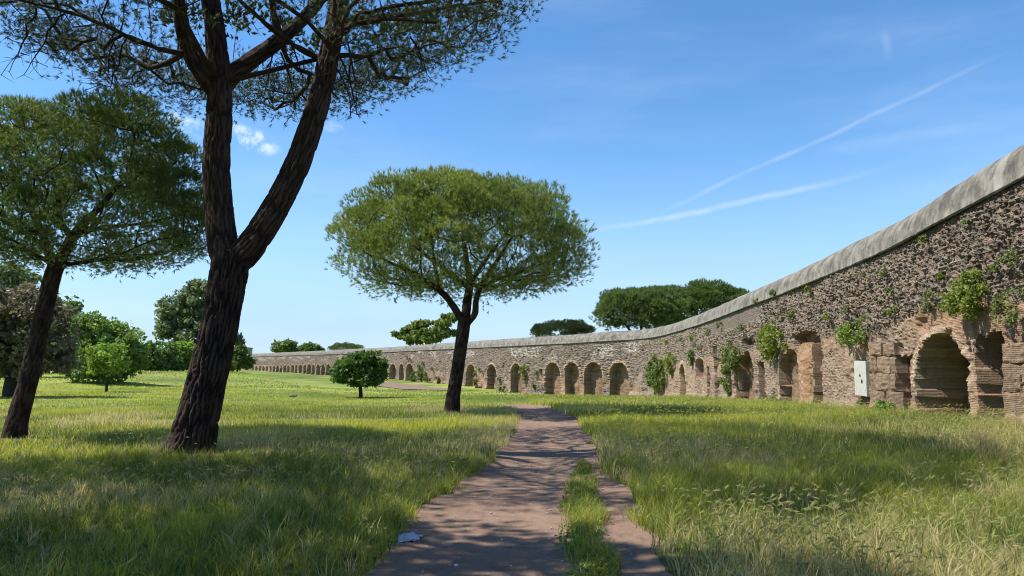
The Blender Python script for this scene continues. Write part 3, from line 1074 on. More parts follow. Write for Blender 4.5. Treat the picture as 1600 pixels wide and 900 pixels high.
class Graph:
    """branch skeleton that new shoots attach to"""
    def __init__(self):
        self.n = 0
        self.P = np.zeros((4096, 3)); self.L = np.zeros(4096); self.C = np.zeros(4096, bool)
        self.par, self.rmin = [], []

    @property
    def p(self):
        return self.P[:self.n]

    def add(self, p, par, rmin=0.0, can=True):
        if self.n == len(self.P):
            self.P = np.vstack([self.P, np.zeros_like(self.P)]); self.L = np.concatenate([self.L, self.L * 0]); self.C = np.concatenate([self.C, np.zeros_like(self.C)])
        i = self.n
        self.P[i] = p
        self.L[i] = 0 if par < 0 else self.L[par] + math.dist(self.P[i], self.P[par])
        self.C[i] = can
        self.par.append(par)
        self.rmin.append(rmin)
        self.n += 1
        return i

    def chain(self, pts_, par, rads=None, attach_from=0.0):
        ids = []
        n = len(pts_)
        for i, q in enumerate(pts_):
            par = self.add(q, par, 0 if rads is None else rads[i], i / max(1, n - 1) >= attach_from)
            ids.append(par)
        return ids

    def reach(self, targets, g, step=0.4, bias=0.35, lift=0.25):
        for t in targets:
            vec = t - self.P[:self.n]
            dd = np.sqrt((vec * vec).sum(1))
            cost = dd + bias * self.L[:self.n] + np.maximum(0, -vec[:, 2] - 0.2) * 0.8 + np.where(self.C[:self.n], 0, 1e6)
            i = int(np.argmin(cost))
            n = max(2, int(dd[i] / step))
            a = self.P[i].copy()
            side = g.normal(0, 0.10, 3) * dd[i] + np.array([0, 0, -lift * dd[i] * 0.5])
            jit = g.normal(0, 0.02, (n, 3))
            par = i
            for q in range(1, n + 1):
                f = q / n
                par = self.add(a + (t - a) * f + side * (math.sin(math.pi * f) * 0.7) + jit[q - 1], par)

    def tubes(self, rt, ex, sides, rmax=None):
        n = len(self.p)
        kids = [[] for _ in range(n)]
        for i in range(n):
            if self.par[i] >= 0:
                kids[self.par[i]].append(i)
        cnt = np.zeros(n)
        for i in range(n - 1, -1, -1):
            cnt[i] = 1 if not kids[i] else sum(cnt[j] for j in kids[i])
        r = rt * cnt ** ex
        if rmax:
            r = np.minimum(r, rmax)
        rm = np.array(self.rmin)
        r = np.where(rm > 0, rm, r)
        out = []
        starts = [i for i in range(n) if self.par[i] < 0]
        stack = [(i, -1) for i in starts]
        while stack:
            i, frm = stack.pop()
            pl, rl = [], []
            if frm >= 0:
                pl.append(self.p[frm])
                rl.append(min(r[frm], r[i] * 1.25))
            j = i
            while True:
                pl.append(self.p[j])
                rl.append(r[j])
                if not kids[j]:
                    break
                ks = sorted(kids[j], key=lambda q: -cnt[q])
                for o_ in ks[1:]:
                    stack.append((o_, j))
                j = ks[0]
            if len(pl) >= 2:
                rl[-1] *= 0.5
                sd_ = sides if max(rl) < 0.05 else sides + 4
                out.append(tube(pl, rl, sd_))
        return join(out)


def blue(n, minr, g, gen):
    out = np.empty((0, 3))
    for _ in range(n * 12):
        q = gen()
        if q is None:
            continue
        if len(out) == 0 or np.min(np.sum((out - q) ** 2, 1)) > minr * minr:
            out = np.vstack([out, q])
            if len(out) >= n:
                break
    return out


def sphere_dirs(n, g):
    v = g.normal(size=(n, 3))
    return v / np.linalg.norm(v, axis=1)[:, None]


def needles(cent, axis, per, length, width, spread, tintc, g):
    """bundles of narrow needles: one triangle each"""
    n = len(cent)
    c = np.repeat(cent, per, 0)
    ax = np.repeat(axis, per, 0)
    dr = ax + spread * g.normal(size=(n * per, 3))
    dr /= np.linalg.norm(dr, axis=1)[:, None]
    side = np.cross(dr, g.normal(size=(n * per, 3)))
    side /= np.maximum(np.linalg.norm(side, axis=1), 1e-6)[:, None]
    L = length * g.uniform(0.65, 1.2, n * per)
    base = c + dr * (g.uniform(-0.25, 0.2, n * per) * length)[:, None]
    V_ = np.empty((n * per, 3, 3))
    V_[:, 0] = base - side * width / 2
    V_[:, 1] = base + side * width / 2
    V_[:, 2] = base + dr * L[:, None]
    F_ = np.arange(n * per * 3).reshape(-1, 3)
    tc_ = np.repeat(tintc, per, 0) * g.uniform(0.8, 1.22, (n * per, 1))
    return V_.reshape(-1, 3), F_, np.repeat(tc_, 3, 0)


def leaves(cent, axis, size_, tintc, g, flat=0.6, long=1.7):
    """one rhombic leaf for each centre"""
    n = len(cent)
    nr_ = axis * flat + g.normal(size=(n, 3)) * (1 - flat * 0.5)
    nr_ /= np.linalg.norm(nr_, axis=1)[:, None]
    t1 = np.cross(nr_, g.normal(size=(n, 3)))
    t1 /= np.maximum(np.linalg.norm(t1, axis=1), 1e-6)[:, None]
    t2 = np.cross(nr_, t1)
    sz_ = (size_ * g.uniform(0.6, 1.3, n))[:, None]
    V_ = np.empty((n, 4, 3))
    V_[:, 0] = cent - t1 * sz_ * long / 2
    V_[:, 1] = cent + t2 * sz_ / 2 + nr_ * sz_ * 0.12
    V_[:, 2] = cent + t1 * sz_ * long / 2
    V_[:, 3] = cent - t2 * sz_ / 2 + nr_ * sz_ * 0.12
    F_ = np.arange(n * 4).reshape(-1, 4)
    tc_ = tintc * g.uniform(0.8, 1.22, (n, 1))
    return V_.reshape(-1, 3), F_, np.repeat(tc_, 4, 0)


GREEN_A, GREEN_B = np.array([0.062, 0.098, 0.026]), np.array([0.15, 0.19, 0.045])


def pine(name, label, base, trunk, stems, crown, seed, n_top, n_in, n_low, tufts, per, nlen, nwid, clump_r, twig=0.007, hero=None, group=None, green=(GREEN_A, GREEN_B), steps=0.4, rmax=None, ex=0.46, under=(2.2, 0.5), gap=0.85, wide=1.0, tilt=0.0, dome=(3.4, 0.55), low_dens=0.40, in_lo=0.35):
    """umbrella pine. trunk: (points, radii); stems: list of (points, radii, index of trunk point or stem) in world space"""
    g = np.random.default_rng(seed)
    root = thing(name, label, 'tree', base, group)
    B = np.asarray(base, float)
    G = Graph()
    tp, tr = trunk
    tp = catmull(np.array(tp) - B, 10)
    tr = np.interp(np.linspace(0, 1, len(tp)), np.linspace(0, 1, len(tr)), tr)
    # trunk mesh
    if hero:
        dn = np.linspace(0, 1, hero[0])
        seg = np.linspace(0, 1, len(tp))
        tpd = np.column_stack([np.interp(dn, seg, tp[:, i]) for i in range(3)])
        trd = np.interp(dn, seg, tr)
        bd = bark_disp(seed, hero[2], hero[3])
        V_, F_ = tube(tpd, trd, hero[1], bd)
        lum = g.uniform(0, 1)
        cc = lerp3((0.016, 0.012, 0.010), (0.075, 0.052, 0.041), bd.ridge)
        obj('trunk', mesh('trunk', V_, F_, cc, smooth=True), M['bark'], root)
    else:
        V_, F_ = tube(tp, tr, 12, bark_disp(seed, 1.6, 0.02))
        obj('trunk', mesh('trunk', V_, F_, np.tile((0.05, 0.037, 0.03), (len(V_), 1)), smooth=True), M['bark'], root)
    ids = G.chain(tp[-3:], -1, list(tr[-3:]), 0.5)
    allids = [ids]
    for sp, sr, par in stems:
        spc = catmull(np.array(sp) - B, 8)
        src = np.interp(np.linspace(0, 1, len(spc)), np.linspace(0, 1, len(sr)), sr)
        pid = ids[-1] if par < 0 else allids[par + 1][int(len(allids[par + 1]) * 0.62)] if isinstance(par, int) else par
        if hero:
            dn = np.linspace(0, 1, int(np.clip(hero[0] * 0.6 * max(sr) / 0.25, 24, 160)))
            seg = np.linspace(0, 1, len(spc))
            spd = np.column_stack([np.interp(dn, seg, spc[:, i]) for i in range(3)])
            bd = bark_disp(seed + 5, hero[2] * 0.85, hero[3] * 0.6)
            V_, F_ = tube(spd, np.interp(dn, seg, src), int(np.clip(hero[1] * 0.62 * max(sr) / 0.28, 8, 70)), bd)
            cc = lerp3((0.02, 0.015, 0.012), (0.08, 0.054, 0.041), bd.ridge)
            obj('limb', mesh('limb', V_, F_, cc, smooth=True), M['bark'], root)
            ii_ = G.chain(spc, pid, list(src * 0.8), 0.45)
        else:
            ii_ = G.chain(spc, pid, list(src), 0.3)
        allids.append(ii_)
    # crown
    cx_, cy_, Rx, Ry, zt, zm, zb = crown
    cx_ -= B[0]; cy_ -= B[1]; zt -= B[2]; zm -= B[2]; zb -= B[2]

    def top(r_, ph):
        l_ = 1 + 0.42 * (fbm(np.array([r_ * math.cos(ph) * 2.4 + 9]), np.array([r_ * math.sin(ph) * 2.4]), seed, 2)[0] - 0.5)
        return zm + (zt - zm) * (max(0, 1 - r_ ** dome[0])) ** dome[1] * l_

    def low_(r_, ph):
        return zm - (zm - zb) * (max(0, 1 - r_ ** under[0])) ** under[1] - tilt * max(0.0, -math.cos(ph)) * r_

    def rim(ph):
        return 1 + 0.34 * (fbm(np.array([math.cos(ph) * 2.0 + 3]), np.array([math.sin(ph) * 2.0]), seed + 2, 3)[0] - 0.5)

    def gen_top():
        r_ = g.random() ** 0.42 * 0.97
        ph = g.uniform(0, 2 * math.pi)
        k_ = rim(ph)
        z = top(r_, ph) - clump_r * g.uniform(0.35, 0.7)
        if r_ > 0.8:
            z = zm + (z - zm) * g.uniform(0.0, 1.0)
        return np.array([cx_ + Rx * k_ * r_ * math.cos(ph), cy_ + Ry * k_ * r_ * math.sin(ph), z])

    def gen_in():
        r_ = math.sqrt(g.uniform(0.05, 1.0)) * 0.95
        ph = g.uniform(0, 2 * math.pi)
        k_ = rim(ph)
        a, b = low_(r_, ph), top(r_, ph)
        z = a + (b - a) * g.uniform(in_lo, 0.8)
        return np.array([cx_ + Rx * k_ * r_ * math.cos(ph), cy_ + Ry * k_ * r_ * math.sin(ph), z])

    def gen_low():
        r_ = math.sqrt(g.uniform(0.12, 1.0)) * 0.97
        ph = g.uniform(0, 2 * math.pi)
        k_ = rim(ph)
        return np.array([cx_ + Rx * k_ * r_ * math.cos(ph), cy_ + Ry * k_ * r_ * math.sin(ph), low_(r_, ph) + g.uniform(0.0, 0.25) * (zm - zb)])

    c_top = blue(n_top, clump_r * gap, g, gen_top)
    c_in = blue(n_in, clump_r * gap, g, gen_in)
    c_low = blue(n_low, clump_r * 0.8, g, gen_low)
    allc = np.vstack([c_top, c_in, c_low])
    kindc = np.concatenate([np.zeros(len(c_top)), np.ones(len(c_in)), np.full(len(c_low), 2)])
    fork = tp[-1]
    o_ = np.argsort(np.linalg.norm(allc - fork, axis=1) + g.uniform(0, 0.5, len(allc)))
    G.reach(allc[o_], g, steps, lift=0.12)
    # side twigs into each clump
    tw = []
    for c_, kd in zip(allc, kindc):
        for _ in range(3 if kd < 2 else 2):
            tw.append(c_ + sphere_dirs(1, g)[0] * clump_r * 0.7 * np.array([1, 1, 0.7]))
    tw = np.array(tw)
    G.reach(tw, g, clump_r * 0.5, 0.05)
    V_, F_ = G.tubes(twig, ex, 4, rmax)
    cc = lerp3((0.03, 0.022, 0.018), (0.065, 0.047, 0.037), vn2(V_[:, 0] * 6, V_[:, 2] * 6, seed))
    obj('branches', mesh('branches', V_, F_, cc, smooth=True), M['bark'], root)
    # needles
    dens = np.where(kindc == 0, 1.0, np.where(kindc == 1, 0.62, low_dens))
    cnts = np.maximum(3, (tufts * dens * g.uniform(0.7, 1.3, len(allc)))).astype(int)
    rep = np.repeat(np.arange(len(allc)), cnts)
    dr = sphere_dirs(len(rep), g)
    upb = np.where(kindc[rep] == 0, 0.55, np.where(kindc[rep] == 1, 0.2, -0.1))
    dr[:, 2] += upb
    dr /= np.linalg.norm(dr, axis=1)[:, None]
    rr = clump_r * g.uniform(0.6, 1.4, len(allc))[rep] * g.uniform(0.15, 1.0, len(rep)) ** np.where(kindc[rep] == 0, 0.3, 0.5)
    cen = allc[rep] + dr * rr[:, None] * np.array([1, 1, 0.78])
    ax = dr * 0.7 + np.array([0, 0, 0.55])
    ax /= np.linalg.norm(ax, axis=1)[:, None]
    mixc = np.clip(g.uniform(0, 1, len(allc))[rep] * 0.6 + g.uniform(0, 0.55, len(rep)), 0, 1)
    tcol = lerp3(green[0], green[1], mixc)
    V_, F_, cc = needles(cen, ax, per, nlen, np.repeat(np.where(kindc[rep] == 2, nwid, nwid * wide), per)[:, None], 0.42, tcol, g)
    obj('crown', mesh('crown', V_, F_, cc), M['needle'], root)
    return root


def copy_tree(o, loc, rz, sc, label, group=None):
    c = o.copy()
    col.objects.link(c)
    c.location = loc
    c.rotation_euler = (0, 0, rz)
    c.scale = (sc, sc, sc)
    c['label'] = label
    if group:
        c['group'] = group
    for ch in list(o.children):
        q = ch.copy()
        col.objects.link(q)
        q.parent = c
    return c


def P3(u, v, Y, dy=0.0):
    q = at(u, v, Y + dy)
    return q


# ------------------------------------------------------------------ the tall forked pine
Yb = big_base[1]
PX = Yb / FPX
bb = big_base.copy(); bb[2] -= 0.12
trunk = ([bb - np.array([0.1, 0, 0.1]), P3(301, 690, Yb), P3(310, 650, Yb), P3(322, 600, Yb), P3(334, 550, Yb), P3(345, 500, Yb), P3(354, 450, Yb), P3(360, 415, Yb), P3(363, 392, Yb)],
         [0.50, 0.41, 0.37, 0.355, 0.35, 0.335, 0.33, 0.35, 0.30])
stems = [
    ([P3(358, 420, Yb), P3(347, 375, Yb), P3(341, 320, Yb), P3(338, 250, Yb), P3(342, 190, Yb), P3(343, 130, Yb), P3(337, 60, Yb, -0.1), P3(327, -20, Yb, -0.3), P3(320, -110, Yb, -0.5)], [0.30, 0.28, 0.265, 0.25, 0.245, 0.22, 0.19, 0.16, 0.10], -1),
    ([P3(372, 405, Yb), P3(396, 378, Yb), P3(430, 325, Yb), P3(462, 262, Yb), P3(485, 200, Yb), P3(503, 140, Yb), P3(517, 70, Yb), P3(532, 0, Yb, 0.2), P3(560, -80, Yb, 0.6)], [0.29, 0.27, 0.25, 0.24, 0.225, 0.205, 0.19, 0.17, 0.10], -1),
    ([P3(346, 140, Yb), P3(362, 118, Yb, 0.15), P3(398, 90, Yb, 0.3), P3(432, 66, Yb, 0.5), P3(478, 25, Yb, 0.9), P3(515, -20, Yb, 1.4), P3(560, -80, Yb, 2.0)], [0.17, 0.175, 0.16, 0.15, 0.13, 0.11, 0.07], 0),
    ([P3(338, 150, Yb), P3(318, 118, Yb, -0.1), P3(297, 85, Yb, -0.2), P3(285, 40, Yb, -0.4), P3(278, -10, Yb, -0.7), P3(255, -80, Yb, -1.2)], [0.17, 0.16, 0.14, 0.13, 0.115, 0.07], 0),
    ([P3(290, 85, Yb, -0.2), P3(255, 78, Yb, -0.5), P3(210, 62, Yb, -0.9), P3(165, 40, Yb, -1.3), P3(110, 20, Yb, -1.8), P3(30, 0, Yb, -2.4)], [0.05, 0.045, 0.04, 0.034, 0.026, 0.015], 0),
    ([P3(498, 92, Yb), P3(462, 72, Yb, -0.3), P3(425, 45, Yb, -0.7), P3(380, 5, Yb, -1.1), P3(330, -40, Yb, -1.5)], [0.055, 0.05, 0.045, 0.04, 0.03], 0),
    ([P3(520, 40, Yb), P3(575, 28, Yb, 0.5), P3(640, 22, Yb, 1.0), P3(705, 10, Yb, 1.4), P3(770, 2, Yb, 1.8)], [0.07, 0.06, 0.05, 0.035, 0.02], 1),
    ([P3(512, 60, Yb), P3(550, 40, Yb, -0.8), P3(610, 30, Yb, -1.4), P3(680, 35, Yb, -2.0)], [0.06, 0.05, 0.035, 0.02], 1),
    ([P3(440, 62, Yb, 0.5), P3(432, 40, Yb, 0.4), P3(424, 0, Yb, 0.2), P3(410, -60, Yb, 0)], [0.075, 0.07, 0.06, 0.04], 2),
]
zc_ = lambda v: float(at(800, v, Yb)[2])
big = pine('stone_pine', 'tall dark pine with a deeply fissured trunk forking into two leaning stems', big_base, trunk, stems,
           (-5.3, Yb + 0.3, 6.1, 6.2, zc_(-340), zc_(-120), zc_(108)), 21, 150, 80, 420, 42, 15, 0.135, 0.0095, 0.60, 0.006, hero=(260, 110, 1.0, 0.05), steps=0.35, rmax=0.05, under=(2.0, 0.62), wide=4.6, tilt=0.8, dome=(2.6, 0.62), low_dens=0.78, green=(np.array([0.035, 0.055, 0.022]), np.array([0.085, 0.11, 0.034])))

# bare hanging twigs under the crown of the tall pine
g = np.random.default_rng(5)
G = Graph()
for (u, v, dy, drop, side_) in [(430, 80, 0.5, 1.05, -0.2), (438, 85, 0.6, 1.2, 0.35), (452, 70, 0.4, 0.8, 0.3), (532, 95, 0, 1.15, 0.35), (540, 60, 0.2, 1.3, 0.25), (525, 110, -0.2, 0.7, 0.3), (640, 60, 0.4, 0.75, 0.35), (200, 60, -0.9, 1.0, -0.25), (100, 25, -1.6, 0.9, -0.5), (60, 20, -1.8, 0.8, -0.3), (300, 90, -0.2, 0.8, 0.2), (180, 55, -1.0, 0.9, -0.1)]:
    a = P3(u, v, Yb, dy) - big_base
    seq = [a + np.array([side_ * f, g.normal(0, 0.03), 0.05 - drop * f * (0.5 + 0.5 * f)]) for f in np.linspace(0, 1, 7)]
    ids = G.chain(seq, -1)
    for _ in range(16):
        i = ids[g.integers(1, 7)]
        q = G.p[i] + np.array([g.normal(0, 0.22), g.normal(0, 0.2), -abs(g.normal(0.1, 0.14))])
        j = G.add((G.p[i] + q) / 2 + g.normal(0, 0.02, 3), i)
        j = G.add(q, j)
        for _ in range(2):
            G.add(q + np.array([g.normal(0, 0.1), g.normal(0, 0.1), -abs(g.normal(0.05, 0.08))]), j)
V_, F_ = G.tubes(0.0045, 0.42, 4)
obj('dead_twigs', mesh('dead_twigs', V_, F_, np.tile((0.03, 0.024, 0.02), (len(V_), 1))), M['bark'], big)

# ------------------------------------------------------------------ pine at the left edge
Yl = left_base[1]
lb = left_base.copy(); lb[2] -= 0.1
zc_ = lambda v: float(at(800, v, Yl)[2])
trunk = ([lb, P3(26, 660, Yl), P3(40, 610, Yl), P3(54, 550, Yl), P3(68, 490, Yl), P3(80, 440, Yl), P3(88, 415, Yl)], [0.27, 0.225, 0.20, 0.19, 0.185, 0.18, 0.17])
stems = [
    ([P3(87, 425, Yl), P3(76, 395, Yl, 0.2), P3(66, 365, Yl, 0.4), P3(50, 330, Yl, 0.7), P3(30, 290, Yl, 1.0)], [0.12, 0.10, 0.09, 0.07, 0.04], -1),
    ([P3(90, 420, Yl), P3(102, 390, Yl), P3(122, 360, Yl, -0.1), P3(150, 330, Yl, -0.3), P3(185, 290, Yl, -0.5)], [0.14, 0.13, 0.11, 0.08, 0.04], -1),
    ([P3(112, 372, Yl), P3(95, 345, Yl, -0.4), P3(90, 310, Yl, -0.7), P3(80, 270, Yl, -1.0)], [0.08, 0.07, 0.055, 0.03], 1),
    ([P3(118, 366, Yl), P3(165, 355, Yl, 0.2), P3(215, 350, Yl, 0.4), P3(270, 340, Yl, 0.5)], [0.06, 0.05, 0.035, 0.02], 1),
    ([P3(72, 385, Yl, 0.3), P3(40, 365, Yl, 0), P3(5, 345, Yl, -0.3), P3(-40, 330, Yl, -0.5)], [0.06, 0.05, 0.035, 0.02], 0),
]
lc = at(112, 300, Yl)
pine('stone_pine', 'umbrella pine with a slender leaning trunk at the left edge of the meadow', left_base, trunk, stems,
     (float(lc[0]), Yl + 0.2, 2.9, 2.8, zc_(180), zc_(350), zc_(402)), 33, 95, 40, 120, 190, 9, 0.125, 0.016, 0.54, 0.006, hero=(150, 44, 0.9, 0.02), steps=0.3, rmax=0.05, gap=0.95, in_lo=0.5, low_dens=0.3, green=(np.array([0.068, 0.12, 0.032]), np.array([0.18, 0.245, 0.06])))

# ------------------------------------------------------------------ umbrella pine in the middle
Ym = mid_base[1]
mb = mid_base.copy(); mb[2] -= 0.1
zc_ = lambda v: float(at(800, v, Ym)[2])
trunk = ([mb, P3(708, 620, Ym), P3(713, 590, Ym), P3(718, 555, Ym), P3(723, 520, Ym), P3(726, 495, Ym)], [0.30, 0.25, 0.235, 0.23, 0.23, 0.22])
stems = [
    ([P3(724, 505, Ym), P3(708, 478, Ym), P3(688, 455, Ym, -0.3), P3(660, 436, Ym, -0.6), P3(620, 415, Ym, -0.9), P3(570, 395, Ym, -1.1)], [0.15, 0.13, 0.11, 0.085, 0.06, 0.03], -1),
    ([P3(727, 500, Ym), P3(730, 470, Ym, 0.2), P3(734, 440, Ym, 0.3), P3(728, 400, Ym, 0.5), P3(722, 350, Ym, 0.6)], [0.18, 0.17, 0.14, 0.10, 0.05], -1),
    ([P3(731, 505, Ym), P3(742, 490, Ym, -0.1), P3(744, 468, Ym, -0.3), P3(752, 445, Ym, -0.5), P3(775, 410, Ym, -0.8), P3(800, 370, Ym, -1.0)], [0.12, 0.12, 0.11, 0.10, 0.075, 0.04], -1),
    ([P3(750, 448, Ym, -0.5), P3(790, 432, Ym, -0.2), P3(840, 415, Ym, 0.2), P3(890, 395, Ym, 0.5)], [0.075, 0.06, 0.045, 0.02], 2),
    ([P3(732, 450, Ym, 0.3), P3(700, 425, Ym, 0.9), P3(660, 395, Ym, 1.4), P3(625, 365, Ym, 1.8)], [0.09, 0.075, 0.055, 0.03], 1),
    ([P3(733, 445, Ym, 0.3), P3(760, 405, Ym, 1.0), P3(790, 365, Ym, 1.6), P3(815, 335, Ym, 2.0)], [0.09, 0.075, 0.055, 0.03], 1),
    ([P3(690, 456, Ym, -0.3), P3(680, 420, Ym, -0.8), P3(675, 380, Ym, -1.4), P3(668, 340, Ym, -1.8)], [0.08, 0.065, 0.05, 0.03], 0),
]
mc = at(722, 380, Ym)
pine('stone_pine', 'round-crowned umbrella pine standing alone beside the dirt path', mid_base, trunk, stems,
     (float(mc[0]), Ym + 0.2, 4.25, 3.9, zc_(286), zc_(404), zc_(452)), 44, 92, 34, 150, 235, 10, 0.165, 0.019, 0.80, 0.008, hero=(110, 36, 1.2, 0.022), steps=0.4, rmax=0.07, gap=1.0, in_lo=0.55, low_dens=0.3, dome=(4.6, 0.5),
     green=(np.array([0.085, 0.145, 0.034]), np.array([0.275, 0.325, 0.07])))

# ------------------------------------------------------------------ pines beyond the wall and beside the camera
def far_pine(label, u, v_mid, Y, Rx, v_top, v_low, seed, group, n=(60, 30, 40), trunk_u=None, clump=1.05, green=(np.array([0.07, 0.12, 0.03]), np.array([0.145, 0.205, 0.05]))):
    c_ = at(u, v_mid, Y)
    tb = np.array([at(trunk_u or u, v_mid, Y)[0], Y, 0.0])
    tb[2] = g1(tb[0], tb[1])
    zt, zm, zb = (float(at(u, q, Y)[2]) for q in (v_top, v_mid, v_low))
    hh_ = zb - tb[2]
    tk = ([tb, tb + np.array([0.1, 0, hh_ * 0.4]), tb + np.array([0.25, 0, hh_ * 0.75])], [0.42, 0.34, 0.3])
    st = []
    r_ = np.random.default_rng(seed)
    top_ = tk[0][-1]
    for a in np.linspace(0, 2 * math.pi, 6, endpoint=False) + r_.uniform(0, 1):
        e = np.array([c_[0] + math.cos(a) * Rx * 0.6, Y + math.sin(a) * Rx * 0.6, zm])
        st.append(([top_, top_ * 0.6 + e * 0.4 + np.array([0, 0, -0.2]), e], [0.2, 0.14, 0.06], -1))
    return pine('stone_pine', label, tb, tk, st, (float(c_[0]), Y, Rx, Rx * 0.9, zt, zm, zb), seed, n[0], n[1], n[2], 95, 7, 0.42, 0.10, clump, 0.02, group=group, green=green, steps=0.9)


far_pine('broad flat-topped pine rising behind the wall where it bends, beside the larger one', 1000, 492, 96, 5.6, 454, 509, 61, 'pines beyond the wall')
far_pine('wide pine crown half hidden by the rising concrete capping of the wall', 1088, 482, 104, 8.0, 448, 506, 62, 'pines beyond the wall', (90, 40, 60), trunk_u=1046)
far_pine('small dark pine dome just showing above the wall beside the lone pine', 879, 518, 165, 6.8, 505, 532, 63, 'pines beyond the wall', (50, 20, 20), green=(np.array([0.03, 0.055, 0.016]), np.array([0.055, 0.085, 0.024])))
far_pine('faint pine dome peeping over the far end of the wall', 541, 545, 300, 6.5, 538, 552, 64, 'pines beyond the wall', (30, 12, 12), clump=1.4)

# two pines standing just outside the picture on the left shade the foreground
tb = np.array([-9.0, 3.2, 0.0])
side = pine('stone_pine', 'umbrella pine beside the camera that shades the path', tb, ([tb, tb + np.array([0.2, 0.1, 3.0]), tb + np.array([0.4, 0.1, 5.6])], [0.36, 0.3, 0.27]),
            [([tb + np.array([0.4, 0.1, 5.6]), tb + np.array([0.4 + 1.2 * math.cos(a), 0.1 + 1.2 * math.sin(a), 7.2]), tb + np.array([0.4 + 3.0 * math.cos(a), 3.0 * math.sin(a), 8.6])], [0.15, 0.12, 0.06], -1) for a in np.arange(6) * 1.05],
            (-8.4, 3.2, 4.6, 4.6, 10.6, 8.8, 7.4), 71, 100, 80, 70, 56, 8, 0.2, 0.06, 0.68, 0.008, group='pines shading the foreground')
copy_tree(side, (-11.6, 8.2, g1(-11.6, 8.2)), 2.1, 0.92, 'umbrella pine standing outside the left edge of the meadow view', 'pines shading the foreground')


# ------------------------------------------------------------------ broad-leaved trees
def broadleaf(name, label, base, lobes, seed, n_clump, per, leaf, cols, trunk_r, trunk_h, group=None, cat='tree', clump_r=0.8, lean=(0, 0), flat=0.4, mixw=0.6, shell=0.55, ex=0.45):
    """lobes: ellipsoids (x, y, z, rx, ry, rz) in world space"""
    g = np.random.default_rng(seed)
    root = thing(name, label, cat, base, group)
    B = np.asarray(base, float)
    G = Graph()
    lobes = np.array(lobes, float)
    lobes[:, :3] -= B
    ctop = lobes[:, :3].mean(0)
    tpts = [np.array([0, 0, -0.1]), np.array([lean[0] * 0.5, lean[1] * 0.5, trunk_h * 0.55]), np.array([lean[0], lean[1], trunk_h])]
    tp = catmull(tpts, 6)
    V_, F_ = tube(tp, np.linspace(trunk_r, trunk_r * 0.72, len(tp)), 10, bark_disp(seed, 1.4, trunk_r * 0.08))
    obj('trunk', mesh('trunk', V_, F_, np.tile((0.05, 0.039, 0.031), (len(V_), 1)), smooth=True), M['bark'], root)
    G.chain(tp[-2:], -1, [trunk_r * 0.74, trunk_r * 0.7])
    vol = (lobes[:, 3] * lobes[:, 4] * lobes[:, 5]) ** 0.67
    cs_ = []
    for L, nl_ in zip(lobes, np.maximum(3, n_clump * vol / vol.sum()).astype(int)):
        dr = sphere_dirs(nl_, g)
        dr[:, 2] = dr[:, 2] * 0.9 + 0.12
        cs_.append(L[:3] + dr * L[3:] * (g.uniform(shell, 0.95, nl_))[:, None])
    cs_ = np.vstack(cs_)
    cs_ = cs_[cs_[:, 2] > clump_r * 0.35]
    o_ = np.argsort(np.linalg.norm(cs_ - tp[-1], axis=1))
    G.reach(cs_[o_], g, max(0.3, clump_r * 0.7), 0.3)
    V_, F_ = G.tubes(trunk_r * 0.06, ex, 4, trunk_r * 0.6)
    obj('branches', mesh('branches', V_, F_, np.tile((0.05, 0.039, 0.031), (len(V_), 1)), smooth=True), M['bark'], root)
    n = len(cs_)
    rep = np.repeat(np.arange(n), np.maximum(4, per * g.uniform(0.7, 1.3, n)).astype(int))
    dr = sphere_dirs(len(rep), g)
    cr = clump_r * g.uniform(0.65, 1.3, n)[rep]
    cen = cs_[rep] + dr * (cr * g.uniform(0.15, 1, len(rep)) ** 0.6)[:, None] * np.array([1, 1, 0.75])
    ax = dr + np.array([0, 0, 0.6])
    ax /= np.linalg.norm(ax, axis=1)[:, None]
    t_ = np.clip(g.uniform(0, 1, n)[rep] * mixw + g.uniform(0, 1 - mixw, len(rep)), 0, 1)
    V_, F_, cc = leaves(cen, ax, leaf, lerp3(cols[0], cols[1], t_), g, flat)
    obj('crown', mesh('crown', V_, F_, cc), M['leaf'], root)
    return root


def lobe(u, v, Y, ru, rv, dy=0.0, ry=None):
    q = at(u, v, Y + dy)
    m_ = (Y + dy) / FPX
    return (q[0], q[1], q[2], ru * m_, (ry or ru) * m_, rv * m_)


FRESH = ((0.14, 0.24, 0.04), (0.26, 0.37, 0.065))
MIDG = ((0.08, 0.135, 0.034), (0.16, 0.235, 0.055))
OLIVE = ((0.10, 0.10, 0.052), (0.23, 0.19, 0.11))
GREYG = ((0.11, 0.15, 0.065), (0.21, 0.255, 0.11))
DARKG = ((0.035, 0.062, 0.018), (0.075, 0.12, 0.032))

b = gpt(16, 621); Y = b[1]
broadleaf('holm_oak', 'dark olive-brown oak with a dense drooping crown behind the slender pine', b,
          [lobe(15, 540, Y, 70, 62), lobe(70, 555, Y, 48, 50), lobe(20, 490, Y, 60, 48), lobe(-45, 540, Y, 60, 60), lobe(75, 500, Y, 36, 40)], 81, 260, 75, 0.17, OLIVE, 0.42, 1.6, clump_r=0.62)
q = at(15, 470, 80); q[2] = g1(q[0], q[1])
broadleaf('tall_tree', 'tall pale green tree rising behind the olive-brown oak', q, [lobe(15, 450, 80, 42, 40), lobe(-30, 470, 80, 45, 50), lobe(40, 455, 80, 16, 22), lobe(0, 520, 80, 40, 40)], 82, 150, 55, 0.36, GREYG, 0.4, 3.0, clump_r=1.0)
q = at(108, 560, 84); q[2] = g1(q[0], q[1])
broadleaf('tall_tree', 'small round treetop showing between the oak and the bright green tree', q, [lobe(108, 492, 84, 24, 22), lobe(95, 520, 84, 26, 30), lobe(110, 550, 84, 22, 24)], 83, 70, 55, 0.34, MIDG, 0.3, 2.0, clump_r=0.9)
b = gpt(160, 603); Y = 66.0
q = at(165, 600, Y); q[2] = g1(q[0], q[1])
